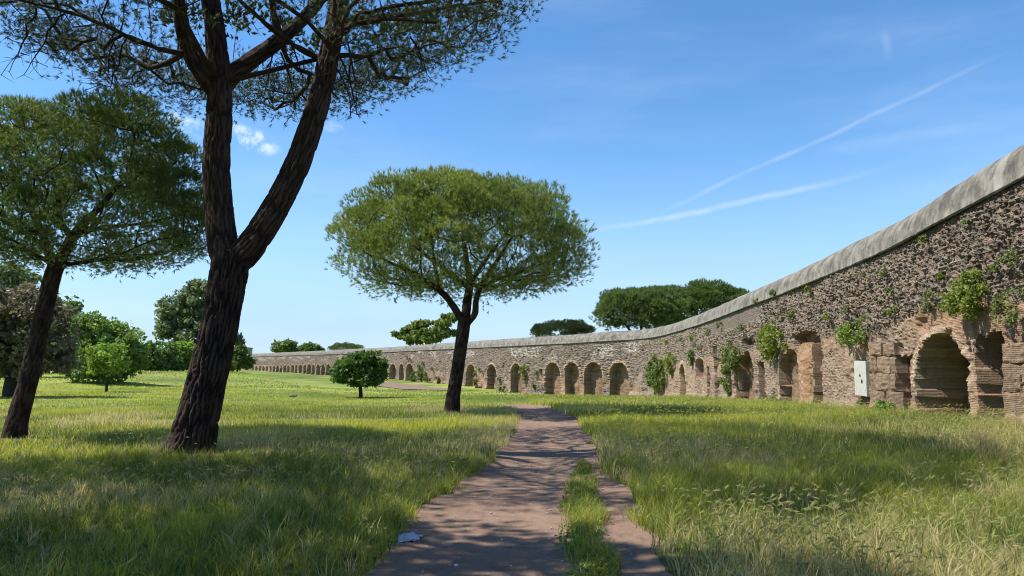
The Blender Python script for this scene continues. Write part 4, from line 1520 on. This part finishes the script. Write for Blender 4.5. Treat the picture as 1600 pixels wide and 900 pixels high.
broadleaf('broadleaf_tree', 'wide bright green tree behind the small sapling', q, [lobe(165, 545, Y, 54, 50), lobe(125, 560, Y, 30, 44), lobe(200, 560, Y, 24, 40), lobe(150, 520, Y, 36, 30), lobe(165, 575, Y, 46, 28)], 84, 210, 60, 0.24, ((0.10, 0.18, 0.036), (0.19, 0.28, 0.058)), 0.3, 1.2, clump_r=0.8)
b = gpt(166, 613); Y = b[1]
broadleaf('sapling', 'small light green sapling with a thin trunk in the open meadow', b, [lobe(170, 556, Y, 30, 22), lobe(150, 572, Y, 14, 14), lobe(190, 572, Y, 13, 15), lobe(165, 580, Y, 22, 12)], 85, 70, 42, 0.14, FRESH, 0.10, 1.3, clump_r=0.36)
for i, (u, v, rx_, ry_, lab, cl) in enumerate([(232, 560, 20, 24, 'rounded green shrub beside the wide bright green tree on the rise', MIDG), (262, 562, 20, 24, 'dark shrub at the foot of the tall grey-green tree', MIDG), (288, 556, 22, 26, 'light shrub next to the fissured pine trunk on the far rise', FRESH)]):
    Y = 98 + i * 3
    q = at(u, v, Y); q[2] = g1(q[0], q[1])
    broadleaf('shrub', lab, q, [lobe(u, v, Y, rx_, ry_), lobe(u - 9, v + 8, Y, rx_ * .7, ry_ * .6), lobe(u + 9, v + 8, Y, rx_ * .7, ry_ * .6)], 90 + i, 60, 46, 0.3, cl, 0.15, 0.8, 'shrubs on the far rise', 'shrub', clump_r=0.8)
Y = 112.0
q = at(325, 570, Y); q[2] = g1(q[0], q[1])
broadleaf('tall_tree', 'tall airy grey-green tree partly hidden by the fissured pine trunk', q,
          [lobe(310, 465, Y, 32, 26), lobe(270, 485, Y, 26, 24), lobe(265, 515, Y, 22, 16), lobe(310, 500, Y, 28, 26), lobe(300, 535, Y, 36, 28), lobe(340, 510, Y, 30, 40), lobe(366, 531, Y, 18, 9), lobe(310, 560, Y, 40, 16)], 95, 230, 60, 0.42, GREYG, 0.5, 5.0, clump_r=1.15)
Y = 122.0
q = at(371, 575, Y); q[2] = g1(q[0], q[1])
broadleaf('shrub', 'round green bush in front of the far end of the wall', q, [lobe(372, 560, Y, 20, 20), lobe(361, 566, Y, 12, 14), lobe(382, 566, Y, 11, 14)], 96, 90, 50, 0.36, MIDG, 0.2, 0.8, 'bush', 'shrub', clump_r=0.8)
b = gpt(564, 622); Y = b[1]
broadleaf('mulberry_tree', 'small round dark green tree on a short trunk in the middle of the meadow', b,
          [lobe(560, 574, Y, 30, 20), lobe(539, 584, Y, 20, 14), lobe(584, 587, Y, 21, 15), lobe(568, 561, Y, 21, 12), lobe(546, 568, Y, 17, 12), lobe(588, 572, Y, 15, 13), lobe(562, 594, Y, 34, 7)], 97, 200, 55, 0.2, ((0.05, 0.10, 0.02), (0.115, 0.195, 0.038)), 0.16, 1.5, clump_r=0.5, lean=(-0.15, 0), mixw=0.5, flat=0.4)
Y = 175.0
q = at(668, 560, Y); q[2] = g1(q[0], q[1])
broadleaf('broadleaf_tree', 'layered light green treetop behind the wall left of the lone pine trunk', q,
          [lobe(640, 517, Y, 18, 6), lobe(655, 507, Y, 16, 4), lobe(686, 506, Y, 22, 5), lobe(702, 497, Y, 16, 5), lobe(672, 521, Y, 34, 6), lobe(628, 524, Y, 14, 5), lobe(700, 520, Y, 22, 7), lobe(660, 530, Y, 34, 7)], 98, 170, 34, 0.62, ((0.09, 0.15, 0.035), (0.24, 0.28, 0.06)), 0.5, 6.0, clump_r=0.95)
for i, (u, v, ru, rv, lab) in enumerate([(445, 543, 19, 9, 'hazy green treetops above the far left end of the wall'), (484, 546, 16, 7, 'low green treetop above the wall beside the hazy one')]):
    Y = 330.0
    q = at(u, v, Y); q[2] = g1(q[0], q[1])
    broadleaf('broadleaf_tree', lab, q, [lobe(u, v, Y, ru, rv), lobe(u - 8, v + 3, Y, ru * .6, rv * .7), lobe(u + 9, v + 2, Y, ru * .6, rv * .8)], 100 + i, 70, 44, 0.9, MIDG, 0.5, 5.0, 'far treetops', clump_r=2.0)
# distant wood that closes the view on the left
g = np.random.default_rng(3)
cen = []
for _ in range(120):
    x = g.uniform(-420, -120); y = 300 + g.uniform(-30, 60) + 0.1 * x
    z = g1(x, y)
    hgt = g.uniform(6, 11)
    dr = sphere_dirs(70, g) * np.array([5, 5, hgt * 0.5]) + np.array([x, y, z + hgt * 0.55])
    cen.append(dr)
cen = np.vstack(cen)
V_, F_, cc = leaves(cen, sphere_dirs(len(cen), g), 2.0, lerp3((0.045, 0.07, 0.024), (0.09, 0.12, 0.04), g.random(len(cen))), g, 0.3, 1.3)
obj('treeline', mesh('treeline', V_, F_, cc), M['leaf'], label='distant dark green wood on the horizon behind the meadow', cat='trees', kind='stuff')

# far grey block of flats
q = at(381, 560, 420)
bld = thing('building', 'plain grey concrete block just visible behind the round green bush', 'building', (q[0], q[1], 0))
zt = float(at(381, 543, 420)[2])
hw = 420 / FPX * 9


def boxm(name, x0, x1, y0, y1, z0, z1):
    V_ = np.array([(x, y, z) for x in (x0, x1) for y in (y0, y1) for z in (z0, z1)], float)
    F_ = np.array([(0, 1, 3, 2), (4, 6, 7, 5), (0, 4, 5, 1), (2, 3, 7, 6), (0, 2, 6, 4), (1, 5, 7, 3)])
    return mesh(name, V_, F_)


obj('wall', boxm('wall', -hw, hw, -4, 4, -2, zt - 0.6), M['facade'], bld)
obj('parapet', boxm('parapet', -hw - 0.2, hw + 0.2, -4.2, 4.2, zt - 0.6, zt), M['facade'], bld)
for r_ in range(3):
    for c_ in range(3):
        obj('window', boxm('window', -hw + 1 + c_ * 2.1, -hw + 2.1 + c_ * 2.1, -4.06, -3.9, zt - 3.2 - r_ * 3.2, zt - 1.8 - r_ * 3.2), M['window'], bld)


# ------------------------------------------------------------------ plants on and below the wall
def wall_plant(name, label, u, v, ru, rv, seed, cols, leaf, n_clump, per, group=None, hang=0.0, out=0.0, depth=None):
    g = np.random.default_rng(seed)
    s_, z_ = w_hit(u, v)
    k_ = wall_surface(np.array([s_]), np.array([z_]))[0]
    nrm_ = np.append(nn[k_], 0)
    p0 = P[k_].copy()
    p0[2] = z_
    if rec_id[k_] >= 0:
        p0[:2] = w_xy(s_)
    p0 = p0 + nrm_ * out
    m_ = p0[1] / FPX
    tl_ = np.array([-nrm_[1], nrm_[0], 0])
    # sideways spread in the wall plane for the wanted width in the picture
    vd = np.array([p0[0], p0[1]]) / math.hypot(p0[0], p0[1])
    rt_ = np.array([vd[1], -vd[0]])
    fs = abs(tl_[:2] @ rt_)
    wx = min(ru * m_ / max(fs, 0.35), 3.0 * ru * m_)
    wz = rv * m_
    dd = depth or min(0.5 * max(wx, wz), 0.7)
    root = thing(name, label, 'plant', p0, group)
    G = Graph()
    r0 = G.add(-nrm_ * 0.05, -1)
    cs_ = []
    for _ in range(n_clump):
        a = sphere_dirs(1, g)[0] * g.uniform(0.3, 1) ** 0.6
        c_ = tl_ * a[0] * wx + np.array([0, 0, 1]) * a[1] * wz + nrm_ * (0.10 + abs(a[2]) * dd)
        c_[2] -= hang * abs(a[2]) * wz
        cs_.append(c_)
    cs_ = np.array(cs_)
    G.reach(cs_, g, 0.15, 0.2)
    V_, F_ = G.tubes(0.006, 0.4, 4)
    obj('stems', mesh('stems', V_, F_, np.tile((0.09, 0.08, 0.045), (len(V_), 1))), M['bark'], root)
    rep = np.repeat(np.arange(n_clump), per)
    cr = 0.42 * (wx * wz * dd) ** (1 / 3) * (6 / n_clump) ** 0.25
    cen = cs_[rep] + sphere_dirs(len(rep), g) * (cr * g.uniform(0.2, 1, len(rep)))[:, None]
    ax = np.tile(nrm_ * 0.6 + np.array([0, 0, 0.7]), (len(rep), 1))
    t_ = np.clip(g.uniform(0, 1, n_clump)[rep] * 0.5 + g.uniform(0, 0.5, len(rep)), 0, 1)
    V_, F_, cc = leaves(cen, ax, leaf, lerp3(cols[0], cols[1], t_), g, 0.6)
    obj('foliage', mesh('foliage', V_, F_, cc), M['leaf'], root)
    return root


CAPER = ((0.12, 0.17, 0.03), (0.22, 0.26, 0.05))
WEED = ((0.10, 0.14, 0.04), (0.19, 0.22, 0.075))
IVY = ((0.06, 0.11, 0.022), (0.15, 0.20, 0.038))
wall_plant('caper_bush', 'large yellow-green bush hanging above the pier between the two near arches', 1524, 458, 24, 38, 201, CAPER, 0.06, 34, 60, hang=0.5)
wall_plant('caper_bush', 'straggly bush above the flat-topped cavity at the right edge of the wall', 1584, 478, 18, 34, 202, WEED, 0.055, 20, 26, hang=0.4)
wall_plant('caper_bush', 'sparse grassy tuft on the rubble at the right edge below the capping', 1588, 404, 14, 14, 203, WEED, 0.045, 10, 26)
wall_plant('caper_bush', 'bushy green plant growing over the brick panel left of the white slab', 1334, 521, 19, 20, 204, ((0.10, 0.17, 0.03), (0.17, 0.25, 0.05)), 0.07, 20, 48, hang=0.4)
wall_plant('caper_bush', 'wide yellow-green plant above the ragged niche beside the tuff pillar', 1212, 533, 24, 26, 205, CAPER, 0.10, 30, 50, hang=0.4)
wall_plant('caper_bush', 'green plant spilling over the cavities left of the wide yellow-green one', 1150, 551, 22, 22, 206, WEED, 0.11, 28, 50, hang=0.4)
wall_plant('ivy', 'narrow strand of ivy trailing down to the wall foot beside the dark slits', 1138, 590, 8, 26, 207, IVY, 0.11, 14, 44)
wall_plant('ivy', 'tall mass of ivy covering the wall foot next to the row of four arches', 1031, 586, 19, 30, 208, IVY, 0.15, 44, 60)
wall_plant('ivy', 'upper lobe of yellowish creeper joining the tall ivy mass', 1050, 566, 9, 18, 209, CAPER, 0.14, 16, 44)
wall_plant('ivy', 'creeper tongue hanging over the small arched hole in the wall', 1084, 563, 6, 16, 210, IVY, 0.12, 10, 34)
wall_plant('ivy', 'small ivy clump on the pier between the three arches and the four arches', 820, 580, 7, 12, 211, CAPER, 0.18, 10, 34)
wall_plant('ivy', 'dark ivy bush on the wall just left of the lone pine trunk', 661, 582, 7, 15, 212, IVY, 0.24, 14, 40)
wall_plant('shrub', 'round bush at the wall foot below the dark ivy', 652, 590, 6, 8, 213, ((0.06, 0.11, 0.022), (0.10, 0.17, 0.03)), 0.24, 10, 36, out=0.6)
wall_plant('shrub', 'low bush at the wall foot between the dark ivy and the lone pine', 671, 594, 7, 5, 214, IVY, 0.22, 8, 34, out=0.6)
wall_plant('shrub', 'small bush at the wall foot touching the lone pine trunk', 692, 595, 5, 6, 215, IVY, 0.22, 8, 34, out=0.6)
wall_plant('shrub', 'small weed bush at the foot of the pier right of the lone pine trunk', 750, 600, 4, 8, 216, IVY, 0.18, 8, 30, out=0.4)
wall_plant('shrub', 'little yellowish bush at the wall foot before the third arch from the lone pine', 789, 606, 4, 8, 217, CAPER, 0.17, 8, 30, out=0.4)
wall_plant('shrub', 'bright green leafy shrub at the wall foot left of the large near arch', 1407, 636, 10, 13, 218, ((0.10, 0.18, 0.03), (0.16, 0.27, 0.05)), 0.075, 18, 44, out=0.3)
wall_plant('shrub', 'grey-green weed clump at the foot of the tuff pillar', 1234, 628, 14, 9, 219, GREYG, 0.08, 14, 34, out=0.5)
TUFTS = [(1450, 372, 7, 'just under the capping above the large near arch'), (1388, 424, 8, 'high above the tuff blocks, right of a smaller tuft'), (1362, 430, 7, 'high above the white slab under the capping'),
         (1480, 434, 7, 'left of the large yellow-green bush, near its top'), (1462, 464, 11, 'above the crown of the large near arch, larger of two'), (1452, 478, 8, 'touching the larger tuft above the large near arch'),
         (1400, 484, 8, 'above the small square niche beside the tuff blocks'), (1365, 500, 9, 'right above the tuff blocks next to the white slab'), (1329, 486, 7, 'above the bushy plant left of the white slab'),
         (1268, 452, 5, 'under the capping above the tuff pillar cavity'), (1212, 458, 5, 'under the capping above the wide yellow-green plant'), (1185, 470, 5, 'at the right end of the smooth dark strip'),
         (1300, 496, 6, 'halfway up between the tuff pillar and the brick panel'), (1240, 492, 6, 'halfway between the capping and the wide yellow-green plant'), (1110, 520, 5, 'at the left end of the smooth dark strip'),
         (1085, 528, 5, 'above the small arched hole near the bend'), (1098, 543, 5, 'just above the slits right of the small arched hole'), (1068, 531, 4, 'above the yellowish creeper lobe'),
         (1045, 536, 4, 'above the tall ivy mass at the bend'), (1520, 345, 6, 'highest near the right edge, close under the capping'), (1555, 420, 8, 'between the large yellow-green bush and the right edge'),
         (1400, 455, 5, 'alone on bare rubble above the small square niche'), (1128, 508, 5, 'under the middle of the smooth dark strip'), (1165, 512, 6, 'above the plant that spills over the cavities')]
for i, (u, v, r_, where) in enumerate(TUFTS):
    wall_plant('weed_tuft', 'weed tuft in the rubble ' + where, u, v, r_, r_ * 0.95, 300 + i, CAPER if i % 3 == 0 else WEED, 0.045 if u > 1280 else 0.08, 6, 22, 'weed tufts on the upper wall')
SMALL = [(742, 582, 3, 'on the right jamb of the first arch right of the lone pine'), (752, 578, 3, 'on the pier between the first and second arch right of the lone pine'), (838, 584, 4, 'on the pier left of the row of four arches'),
         (845, 580, 3, 'touching the leftmost of the four arches'), (782, 592, 3, 'on the reddish pier left of the third arch from the lone pine'), (835, 602, 4, 'near the ground left of the row of four arches'),
         (712, 588, 3, 'on the wall behind the lone pine trunk'), (678, 576, 4, 'up right of the dark ivy bush'), (640, 560, 3, 'above the rightmost of the three far arches')]
for i, (u, v, r_, where) in enumerate(SMALL):
    wall_plant('wall_weed', 'tiny weed ' + where, u, v, r_, r_ * 1.2, 340 + i, IVY, 0.16, 4, 16, 'weeds between the distant arches')

# ================================================================== grass
def blades(px, py, h, wd, lean, cols, g, segs, la=None):
    n = len(px)
    pz = ground(px, py) + 0.06 * (fbm(px * 0.7, py * 0.7, 3) - 0.5) * (1 - sstep(np.hypot(px, py), 60, 150)) - 0.02
    b_ = np.stack([px, py, pz], 1)
    a = g.uniform(0, 2 * math.pi, n)
    side = np.stack([np.cos(a), np.sin(a), np.zeros(n)], 1)
    la = g.uniform(0, 2 * math.pi, n) if la is None else la
    ln = np.stack([np.cos(la) * lean + 0.05, np.sin(la) * lean - 0.02, np.zeros(n)], 1) * h[:, None]
    w2 = side * (wd / 2)[:, None]
    up = np.array([0, 0, 1.0])
    if segs == 1:
        V_ = np.stack([b_ - w2, b_ + w2, b_ + ln + up * h[:, None]], 1)
        F_ = [np.arange(n * 3).reshape(-1, 3)]
        nv = 3
    else:
        m_ = b_ + ln * 0.3 + up * (h * 0.55)[:, None]
        t_ = b_ + ln * 1.15 + up * (h * 0.97)[:, None]
        V_ = np.stack([b_ - w2, b_ + w2, m_ + w2 * 0.85, m_ - w2 * 0.85, t_], 1)
        i5 = np.arange(n)[:, None] * 5
        F_ = [i5 + np.array([0, 1, 2, 3]), i5 + np.array([3, 2, 4])]
        nv = 5
    return V_.reshape(-1, 3), F_, np.repeat(cols, nv, 0)


def heads(px, py, h, size_, cols, g):
    """ripe ears of wild barley: a stalk and a drooping, bristly spike"""
    n = len(px)
    pz = ground(px, py) - 0.02
    a = g.uniform(-0.9, 0.9, n) + np.where(g.random(n) < 0.25, math.pi, 0)
    lx, ly = np.cos(a), np.sin(a)
    b_ = np.stack([px, py, pz], 1)
    t_ = b_ + np.stack([lx * h * 0.22, ly * h * 0.22, h], 1)
    dr = np.stack([lx * 0.85, ly * 0.85, g.uniform(-0.15, 0.75, n)], 1)
    dr /= np.linalg.norm(dr, axis=1)[:, None]
    sd = np.cross(dr, g.normal(size=(n, 3)))
    sd /= np.linalg.norm(sd, axis=1)[:, None]
    s2 = np.cross(dr, sd)
    w_ = (size_ * 0.095)[:, None]
    L = size_[:, None]
    V_ = np.stack([b_ - sd * 0.0016, b_ + sd * 0.0016, t_,
                   t_ + dr * L * 0.35 + sd * w_, t_ + dr * L * 0.35 - sd * w_, t_ + dr * L * 0.35 + s2 * w_, t_ + dr * L * 0.35 - s2 * w_, t_ + dr * L,
                   t_ + dr * L * 1.5 + sd * w_ * 2.4, t_ + dr * L * 1.6 - sd * w_ * 2.4, t_ + dr * L * 1.5 + s2 * w_ * 2.2, t_ + dr * L * 1.45 - s2 * w_ * 2.0], 1)
    base = np.arange(n)[:, None] * 12
    tri = np.array([(0, 1, 2), (2, 3, 5), (2, 5, 4), (2, 4, 6), (2, 6, 3), (7, 5, 3), (7, 4, 5), (7, 6, 4), (7, 3, 6), (3, 5, 8), (4, 6, 9), (5, 4, 10), (6, 3, 11)])
    F_ = (base[:, :, None] + tri[None]).reshape(-1, 3)
    return V_.reshape(-1, 3), [F_], np.repeat(cols, 12, 0)


def wall_clear(px, py):
    a = px / np.maximum(py, 0.5)
    s_ = np.interp(a, AZ, AS)
    q = w_xy(s_)
    return np.hypot(px, py) < np.hypot(q[:, 0], q[:, 1]) - 0.25


def scatter(n, y0, y1, g, spread=0.80):
    y = np.sqrt(g.uniform(y0 * y0, y1 * y1, n))
    x = y * g.uniform(-spread, spread, n)
    return x, y


def field(px, py):
    """dryness and lushness patterns of the meadow"""
    dry = fbm(px * 0.33, py * 0.33, 201, 4)
    lush = fbm(px * 0.6 + 7, py * 0.45, 202, 4)
    return dry, lush


def grass_colour(px, py, g, far):
    n = len(px)
    dry, lush = field(px, py)
    big_ = fbm(px * 0.06, py * 0.24, 203, 3)
    t_ = np.clip(sstep(big_ * 0.55 + lush * 0.45, 0.32, 0.68) * 0.7 + g.normal(0, 0.18, n) + far, 0, 1)
    C_ = lerp3((0.090, 0.138, 0.034), (0.49, 0.50, 0.075), t_)
    st = (g.random(n) < (0.13 + 0.6 * sstep(dry, 0.48, 0.68)))[:, None]
    straw = lerp3((0.42, 0.36, 0.14), (0.58, 0.50, 0.27), g.random(n))
    return np.where(st, straw, C_) * g.uniform(0.8, 1.2, (n, 1))


g = np.random.default_rng(77)


def off_path(px, py, extra=0.0):
    q = path_in(px, py)
    return q < 0.32 * (fbm(px * 2.2, py * 2.2, 211) - 0.55) + extra


TRM, TRW = 0.5 * (A_ + B_), 0.5 * np.linalg.norm(A_ - B_, axis=1)


def off_trail(px, py):
    ok_ = np.ones(len(px), bool)
    for q, hw_ in zip(TRM, TRW):
        ok_ &= np.hypot(px - q[0], py - q[1]) > max(hw_ * 0.9, 0.8)
    return ok_


def not_bare(px, py, g):
    ok_ = np.ones(len(px), bool)
    for bx, by, rr in BARE:
        d_ = np.hypot(px - bx, (py - by) * 1.2)
        ok_ &= ~((d_ < rr * 0.85) & (g.random(len(px)) < 0.8)) & (d_ > rr * 0.32)
    return ok_


def join_grass(parts):
    VV, T3, T4, CC, off = [], [], [], [], 0
    for v, fs, c_ in parts:
        VV.append(v)
        CC.append(c_)
        for f in fs:
            f = f.reshape(-1, f.shape[-1]) + off
            (T3 if f.shape[1] == 3 else T4).append(f)
        off += len(v)
    F_ = []
    if T4:
        F_.append(np.vstack(T4))
    if T3:
        F_.append(np.vstack(T3))
    return np.vstack(VV), F_, np.vstack(CC)


parts = []
# tussocks: blades fanning out from a common foot
nt = 9000
tx, ty = scatter(nt, 3.6, 14, g, 0.86)
ok_ = off_path(tx, ty, -0.02) & wall_clear(tx, ty) & not_bare(tx, ty, g)
tx, ty = tx[ok_], ty[ok_]
nb = 11
th = (0.10 + 0.22 * fbm(tx * 0.8, ty * 0.8, 226) ** 1.2) * g.uniform(0.6, 1.35, len(tx)) * np.where(tx > 1.4, 1.25, 1.0)
tcl = grass_colour(tx, ty, g, -0.04)
fan = g.uniform(0, 2 * math.pi, len(tx) * nb)
rr_ = np.abs(g.normal(0, 0.035, len(tx) * nb))
x = np.repeat(tx, nb) + np.cos(fan) * rr_
y = np.repeat(ty, nb) + np.sin(fan) * rr_
parts.append(blades(x, y, np.repeat(th, nb) * g.uniform(0.5, 1.15, len(x)), g.uniform(0.004, 0.010, len(x)), g.uniform(0.15, 0.9, len(x)), np.repeat(tcl, nb, 0) * g.uniform(0.75, 1.25, (len(x), 1)), g, 2, fan))
# near
x, y = scatter(84000, 3.6, 13.5, g, 0.86)
lu = fbm(x * 1.7, y * 1.7, 221)
ok_ = off_path(x, y) & wall_clear(x, y) & not_bare(x, y, g) & (g.random(len(x)) < 0.35 + 1.0 * lu)
x, y = x[ok_], y[ok_]
hh = (0.06 + 0.20 * fbm(x * 0.9, y * 0.9, 222) ** 1.3) * g.uniform(0.5, 1.25, len(x)) * np.where(x > 1.4, 1.25, 1.0)
hh *= 0.55 + 0.45 * sstep(-path_in(x, y), 0.0, 0.5)
parts.append(blades(x, y, hh, g.uniform(0.004, 0.009, len(x)), g.uniform(0.1, 0.75, len(x)), grass_colour(x, y, g, -0.06), g, 2))
# middle distance
x, y = scatter(190000, 13.0, 30, g)
ok_ = off_path(x, y) & wall_clear(x, y) & not_bare(x, y, g)
x, y = x[ok_], y[ok_]
hh = (0.08 + 0.22 * fbm(x * 0.6, y * 0.6, 223)) * g.uniform(0.55, 1.2, len(x)) * np.where(x > 1.4, 1.35, 0.85)
trk = np.abs(y - (22.8 + 0.10 * (x + 8)))
hh *= np.where((trk < 0.5) & (x < -1.5), 0.35, 1.0)
parts.append(blades(x, y, hh, g.uniform(0.012, 0.024, len(x)), g.uniform(0.1, 0.7, len(x)), grass_colour(x, y, g, 0.10), g, 1))
# far
x, y = scatter(140000, 29, 64, g, 0.78)
ok_ = off_path(x, y) & wall_clear(x, y) & off_trail(x, y)
x, y = x[ok_], y[ok_]
hh = (0.08 + 0.2 * fbm(x * 0.35, y * 0.35, 224)) * g.uniform(0.5, 1.2, len(x)) * np.where(x > 1.0, 1.5, 0.62)
parts.append(blades(x, y, hh, g.uniform(0.035, 0.06, len(x)), g.uniform(0.1, 0.6, len(x)), 0.65 * grass_colour(x, y, g, 0.10) + 0.35 * np.array([0.27, 0.32, 0.055]), g, 1))
x, y = scatter(80000, 62, 150, g, 0.76)
ok_ = wall_clear(x, y) & off_trail(x, y)
x, y = x[ok_], y[ok_]
hh = (0.06 + 0.13 * fbm(x * 0.2, y * 0.2, 225)) * g.uniform(0.5, 1.2, len(x))
parts.append(blades(x, y, hh, g.uniform(0.10, 0.17, len(x)), g.uniform(0.1, 0.5, len(x)), 0.6 * grass_colour(x, y, g, 0.0) + 0.4 * np.array([0.22, 0.27, 0.05]), g, 1))
V_, F_, cc = join_grass(parts)
obj('grass', mesh('grass', V_, F_, cc), M['grass'], label='wild meadow grass covering the ground on both sides of the path', cat='grass', kind='stuff')

# ears of wild barley
x, y = scatter(34000, 4.0, 17, g, 0.84)
dry, lush = field(x, y)
ok_ = off_path(x, y, -0.1) & wall_clear(x, y) & not_bare(x, y, g) & (g.random(len(x)) < np.where(x > 1.2, 0.8, 0.42) * sstep(dry, 0.40, 0.68))
x, y = x[ok_], y[ok_]
hh = (0.20 + 0.17 * g.random(len(x))) * np.where(x > 1.2, 1.2, 1.0)
cc = lerp3((0.26, 0.33, 0.08), (0.50, 0.44, 0.21), np.clip(g.normal(0.45, 0.3, len(x)), 0, 1))
P1 = heads(x, y, hh, g.uniform(0.035, 0.06, len(x)), cc, g)
x, y = scatter(14000, 16, 34, g, 0.80)
dry, lush = field(x, y)
ok_ = off_path(x, y, -0.1) & wall_clear(x, y) & (x > 1.5) & (g.random(len(x)) < 0.7)
x, y = x[ok_], y[ok_]
hh = 0.26 + 0.18 * g.random(len(x))
cc = lerp3((0.30, 0.38, 0.08), (0.50, 0.47, 0.18), np.clip(g.normal(0.4, 0.3, len(x)), 0, 1))
P2 = heads(x, y, hh, g.uniform(0.05, 0.08, len(x)), cc, g)
V_, F_, cc = join_grass([P1, P2])
obj('barley_grass', mesh('barley_grass', V_, F_, cc), M['grass'], label='drooping straw-coloured ears of wild barley among the grass', cat='grass', kind='stuff')

# low broad-leaved weeds
x, y = scatter(34000, 3.8, 12, g, 0.84)
pt = fbm(x * 0.55, y * 0.55, 231)
ok_ = off_path(x, y) & (pt > 0.52) & (g.random(len(x)) < sstep(pt, 0.5, 0.66))
x, y = x[ok_], y[ok_]
z = ground(x, y) + g.uniform(0.0, 0.09, len(x))
V_, F_, cc = leaves(np.stack([x, y, z], 1), np.tile((0, 0, 1.0), (len(x), 1)), 0.028, lerp3((0.085, 0.16, 0.03), (0.19, 0.29, 0.05), g.random(len(x))), g, 0.8, 1.6)
obj('clover', mesh('clover', V_, F_, cc), M['leaf'], label='low patches of leafy green weeds in the near grass', cat='weeds', kind='stuff')

# the grassy strip in the path
n = 15000
y = g.uniform(2.5, 12.8, n)
l_, r_ = np.interp(y, MY, ML), np.interp(y, MY, MR)
wob = 0.26 * (fbm(y * 1.6, y * 0, 241) - 0.5)
x = l_ + (r_ - l_) * np.clip(g.normal(0.5, 0.24, n), -0.12, 1.12) + wob
ok_ = g.random(n) < 1.25 * sstep(fbm(x * 2.6, y * 2.0, 242), 0.30, 0.62)
x, y = x[ok_], y[ok_]
hh = (0.05 + 0.13 * fbm(x * 2, y * 1.4, 243)) * g.uniform(0.5, 1.3, len(x)) * (1.15 - 0.45 * sstep(y, 7, 13))
V1 = blades(x, y, hh, g.uniform(0.005, 0.010, len(x)), g.uniform(0.2, 0.9, len(x)), grass_colour(x, y, g, -0.08), g, 2)
m_ = 5200
y = g.uniform(2.5, 11.5, m_)
x = np.interp(y, MY, ML) + (np.interp(y, MY, MR) - np.interp(y, MY, ML)) * np.clip(g.normal(0.5, 0.27, m_), -0.15, 1.15) + 0.26 * (fbm(y * 1.6, y * 0, 241) - 0.5)
z = ground(x, y) + g.uniform(-0.03, 0.07, m_)
lv = leaves(np.stack([x, y, z], 1), np.tile((0, 0, 1.0), (m_, 1)), 0.026, lerp3((0.08, 0.15, 0.03), (0.17, 0.26, 0.05), g.random(m_)), g, 0.7, 1.7)
V_, F_, cc = join_grass([V1, (lv[0], [lv[1]], lv[2])])
obj('verge_grass', mesh('verge_grass', V_, F_, cc), M['grass'], label='narrow strip of grass and weeds growing down the middle of the path', cat='grass', kind='stuff')

# pebbles and grit on the path
n = 900
y = np.sqrt(g.uniform(16, 400, n))
l_, r_ = path_edges(y)
x = l_ + (r_ - l_) * g.random(n)
z = ground(x, y) + 0.06 * (fbm(x * 0.7, y * 0.7, 3) - 0.5) - 0.03
VV, FF = [], []
for i in range(n):
    v, f = rocks[i % 10]
    sz_ = 0.005 + 0.012 * g.random() ** 3
    VV.append(v * sz_ + np.array([x[i], y[i], z[i] + 0.004]))
    FF.append(f + i * 12)
obj('gravel', mesh('gravel', np.vstack(VV), np.vstack(FF)), M['pebble'], label='scattered small pebbles and grit on the dirt path', cat='gravel', kind='stuff')

# crumpled white scrap at the path edge and a pale stone
q = gpt(641, 838)
gx, gy = np.meshgrid(np.linspace(-1, 1, 18), np.linspace(-1, 1, 14))
edge = 1 + 1.3 * (fbm(gx * 1.7 + 5, gy * 1.7, 251) - 0.5)
px_ = gx * np.sqrt(1 - gy ** 2 / 2) * edge * 0.12
py_ = gy * np.sqrt(1 - gx ** 2 / 2) * edge * 0.16
pz_ = -0.022 + 0.06 * fbm(gx * 2.2, gy * 2.2, 252) * np.clip(1.1 - gx ** 2 * 0.5 - gy ** 2 * 0.5, 0, 1)
pz_ += ground(px_ + q[0], py_ + q[1]) - q[2] + 0.06 * (fbm((px_ + q[0]) * 0.7, (py_ + q[1]) * 0.7, 3) - 0.5)
idx = np.arange(gx.size).reshape(gx.shape)
Vt = np.stack([px_, py_, pz_], -1).reshape(-1, 3)
Fq = np.stack([idx[:-1, :-1], idx[:-1, 1:], idx[1:, 1:], idx[1:, :-1]], -1).reshape(-1, 4)
Vb = Vt - np.array([0, 0, 0.004])
obj('paper_scrap', mesh('paper_scrap', np.vstack([Vt, Vb]), np.vstack([Fq, Fq[:, ::-1] + len(Vt)])), M['paper'], label='crumpled white scrap lying at the left edge of the dirt path', cat='litter', loc=tuple(q))
q = gpt(713, 885)
v, f = rocks[3]
obj('pebble', mesh('pebble', v * 0.022, f), M['paper'], label='single white pebble on the path near the bottom edge', cat='pebble', loc=(q[0], q[1], q[2] + 0.004))
q = gpt(458, 621)
v, f = rocks[5]
obj('flat_stone', mesh('flat_stone', v * np.array([0.32, 0.25, 0.16]), f), M['tuff'], label='low dark stone lying in the open meadow left of the small round tree', cat='stone', loc=(q[0], q[1], q[2] + 0.12))
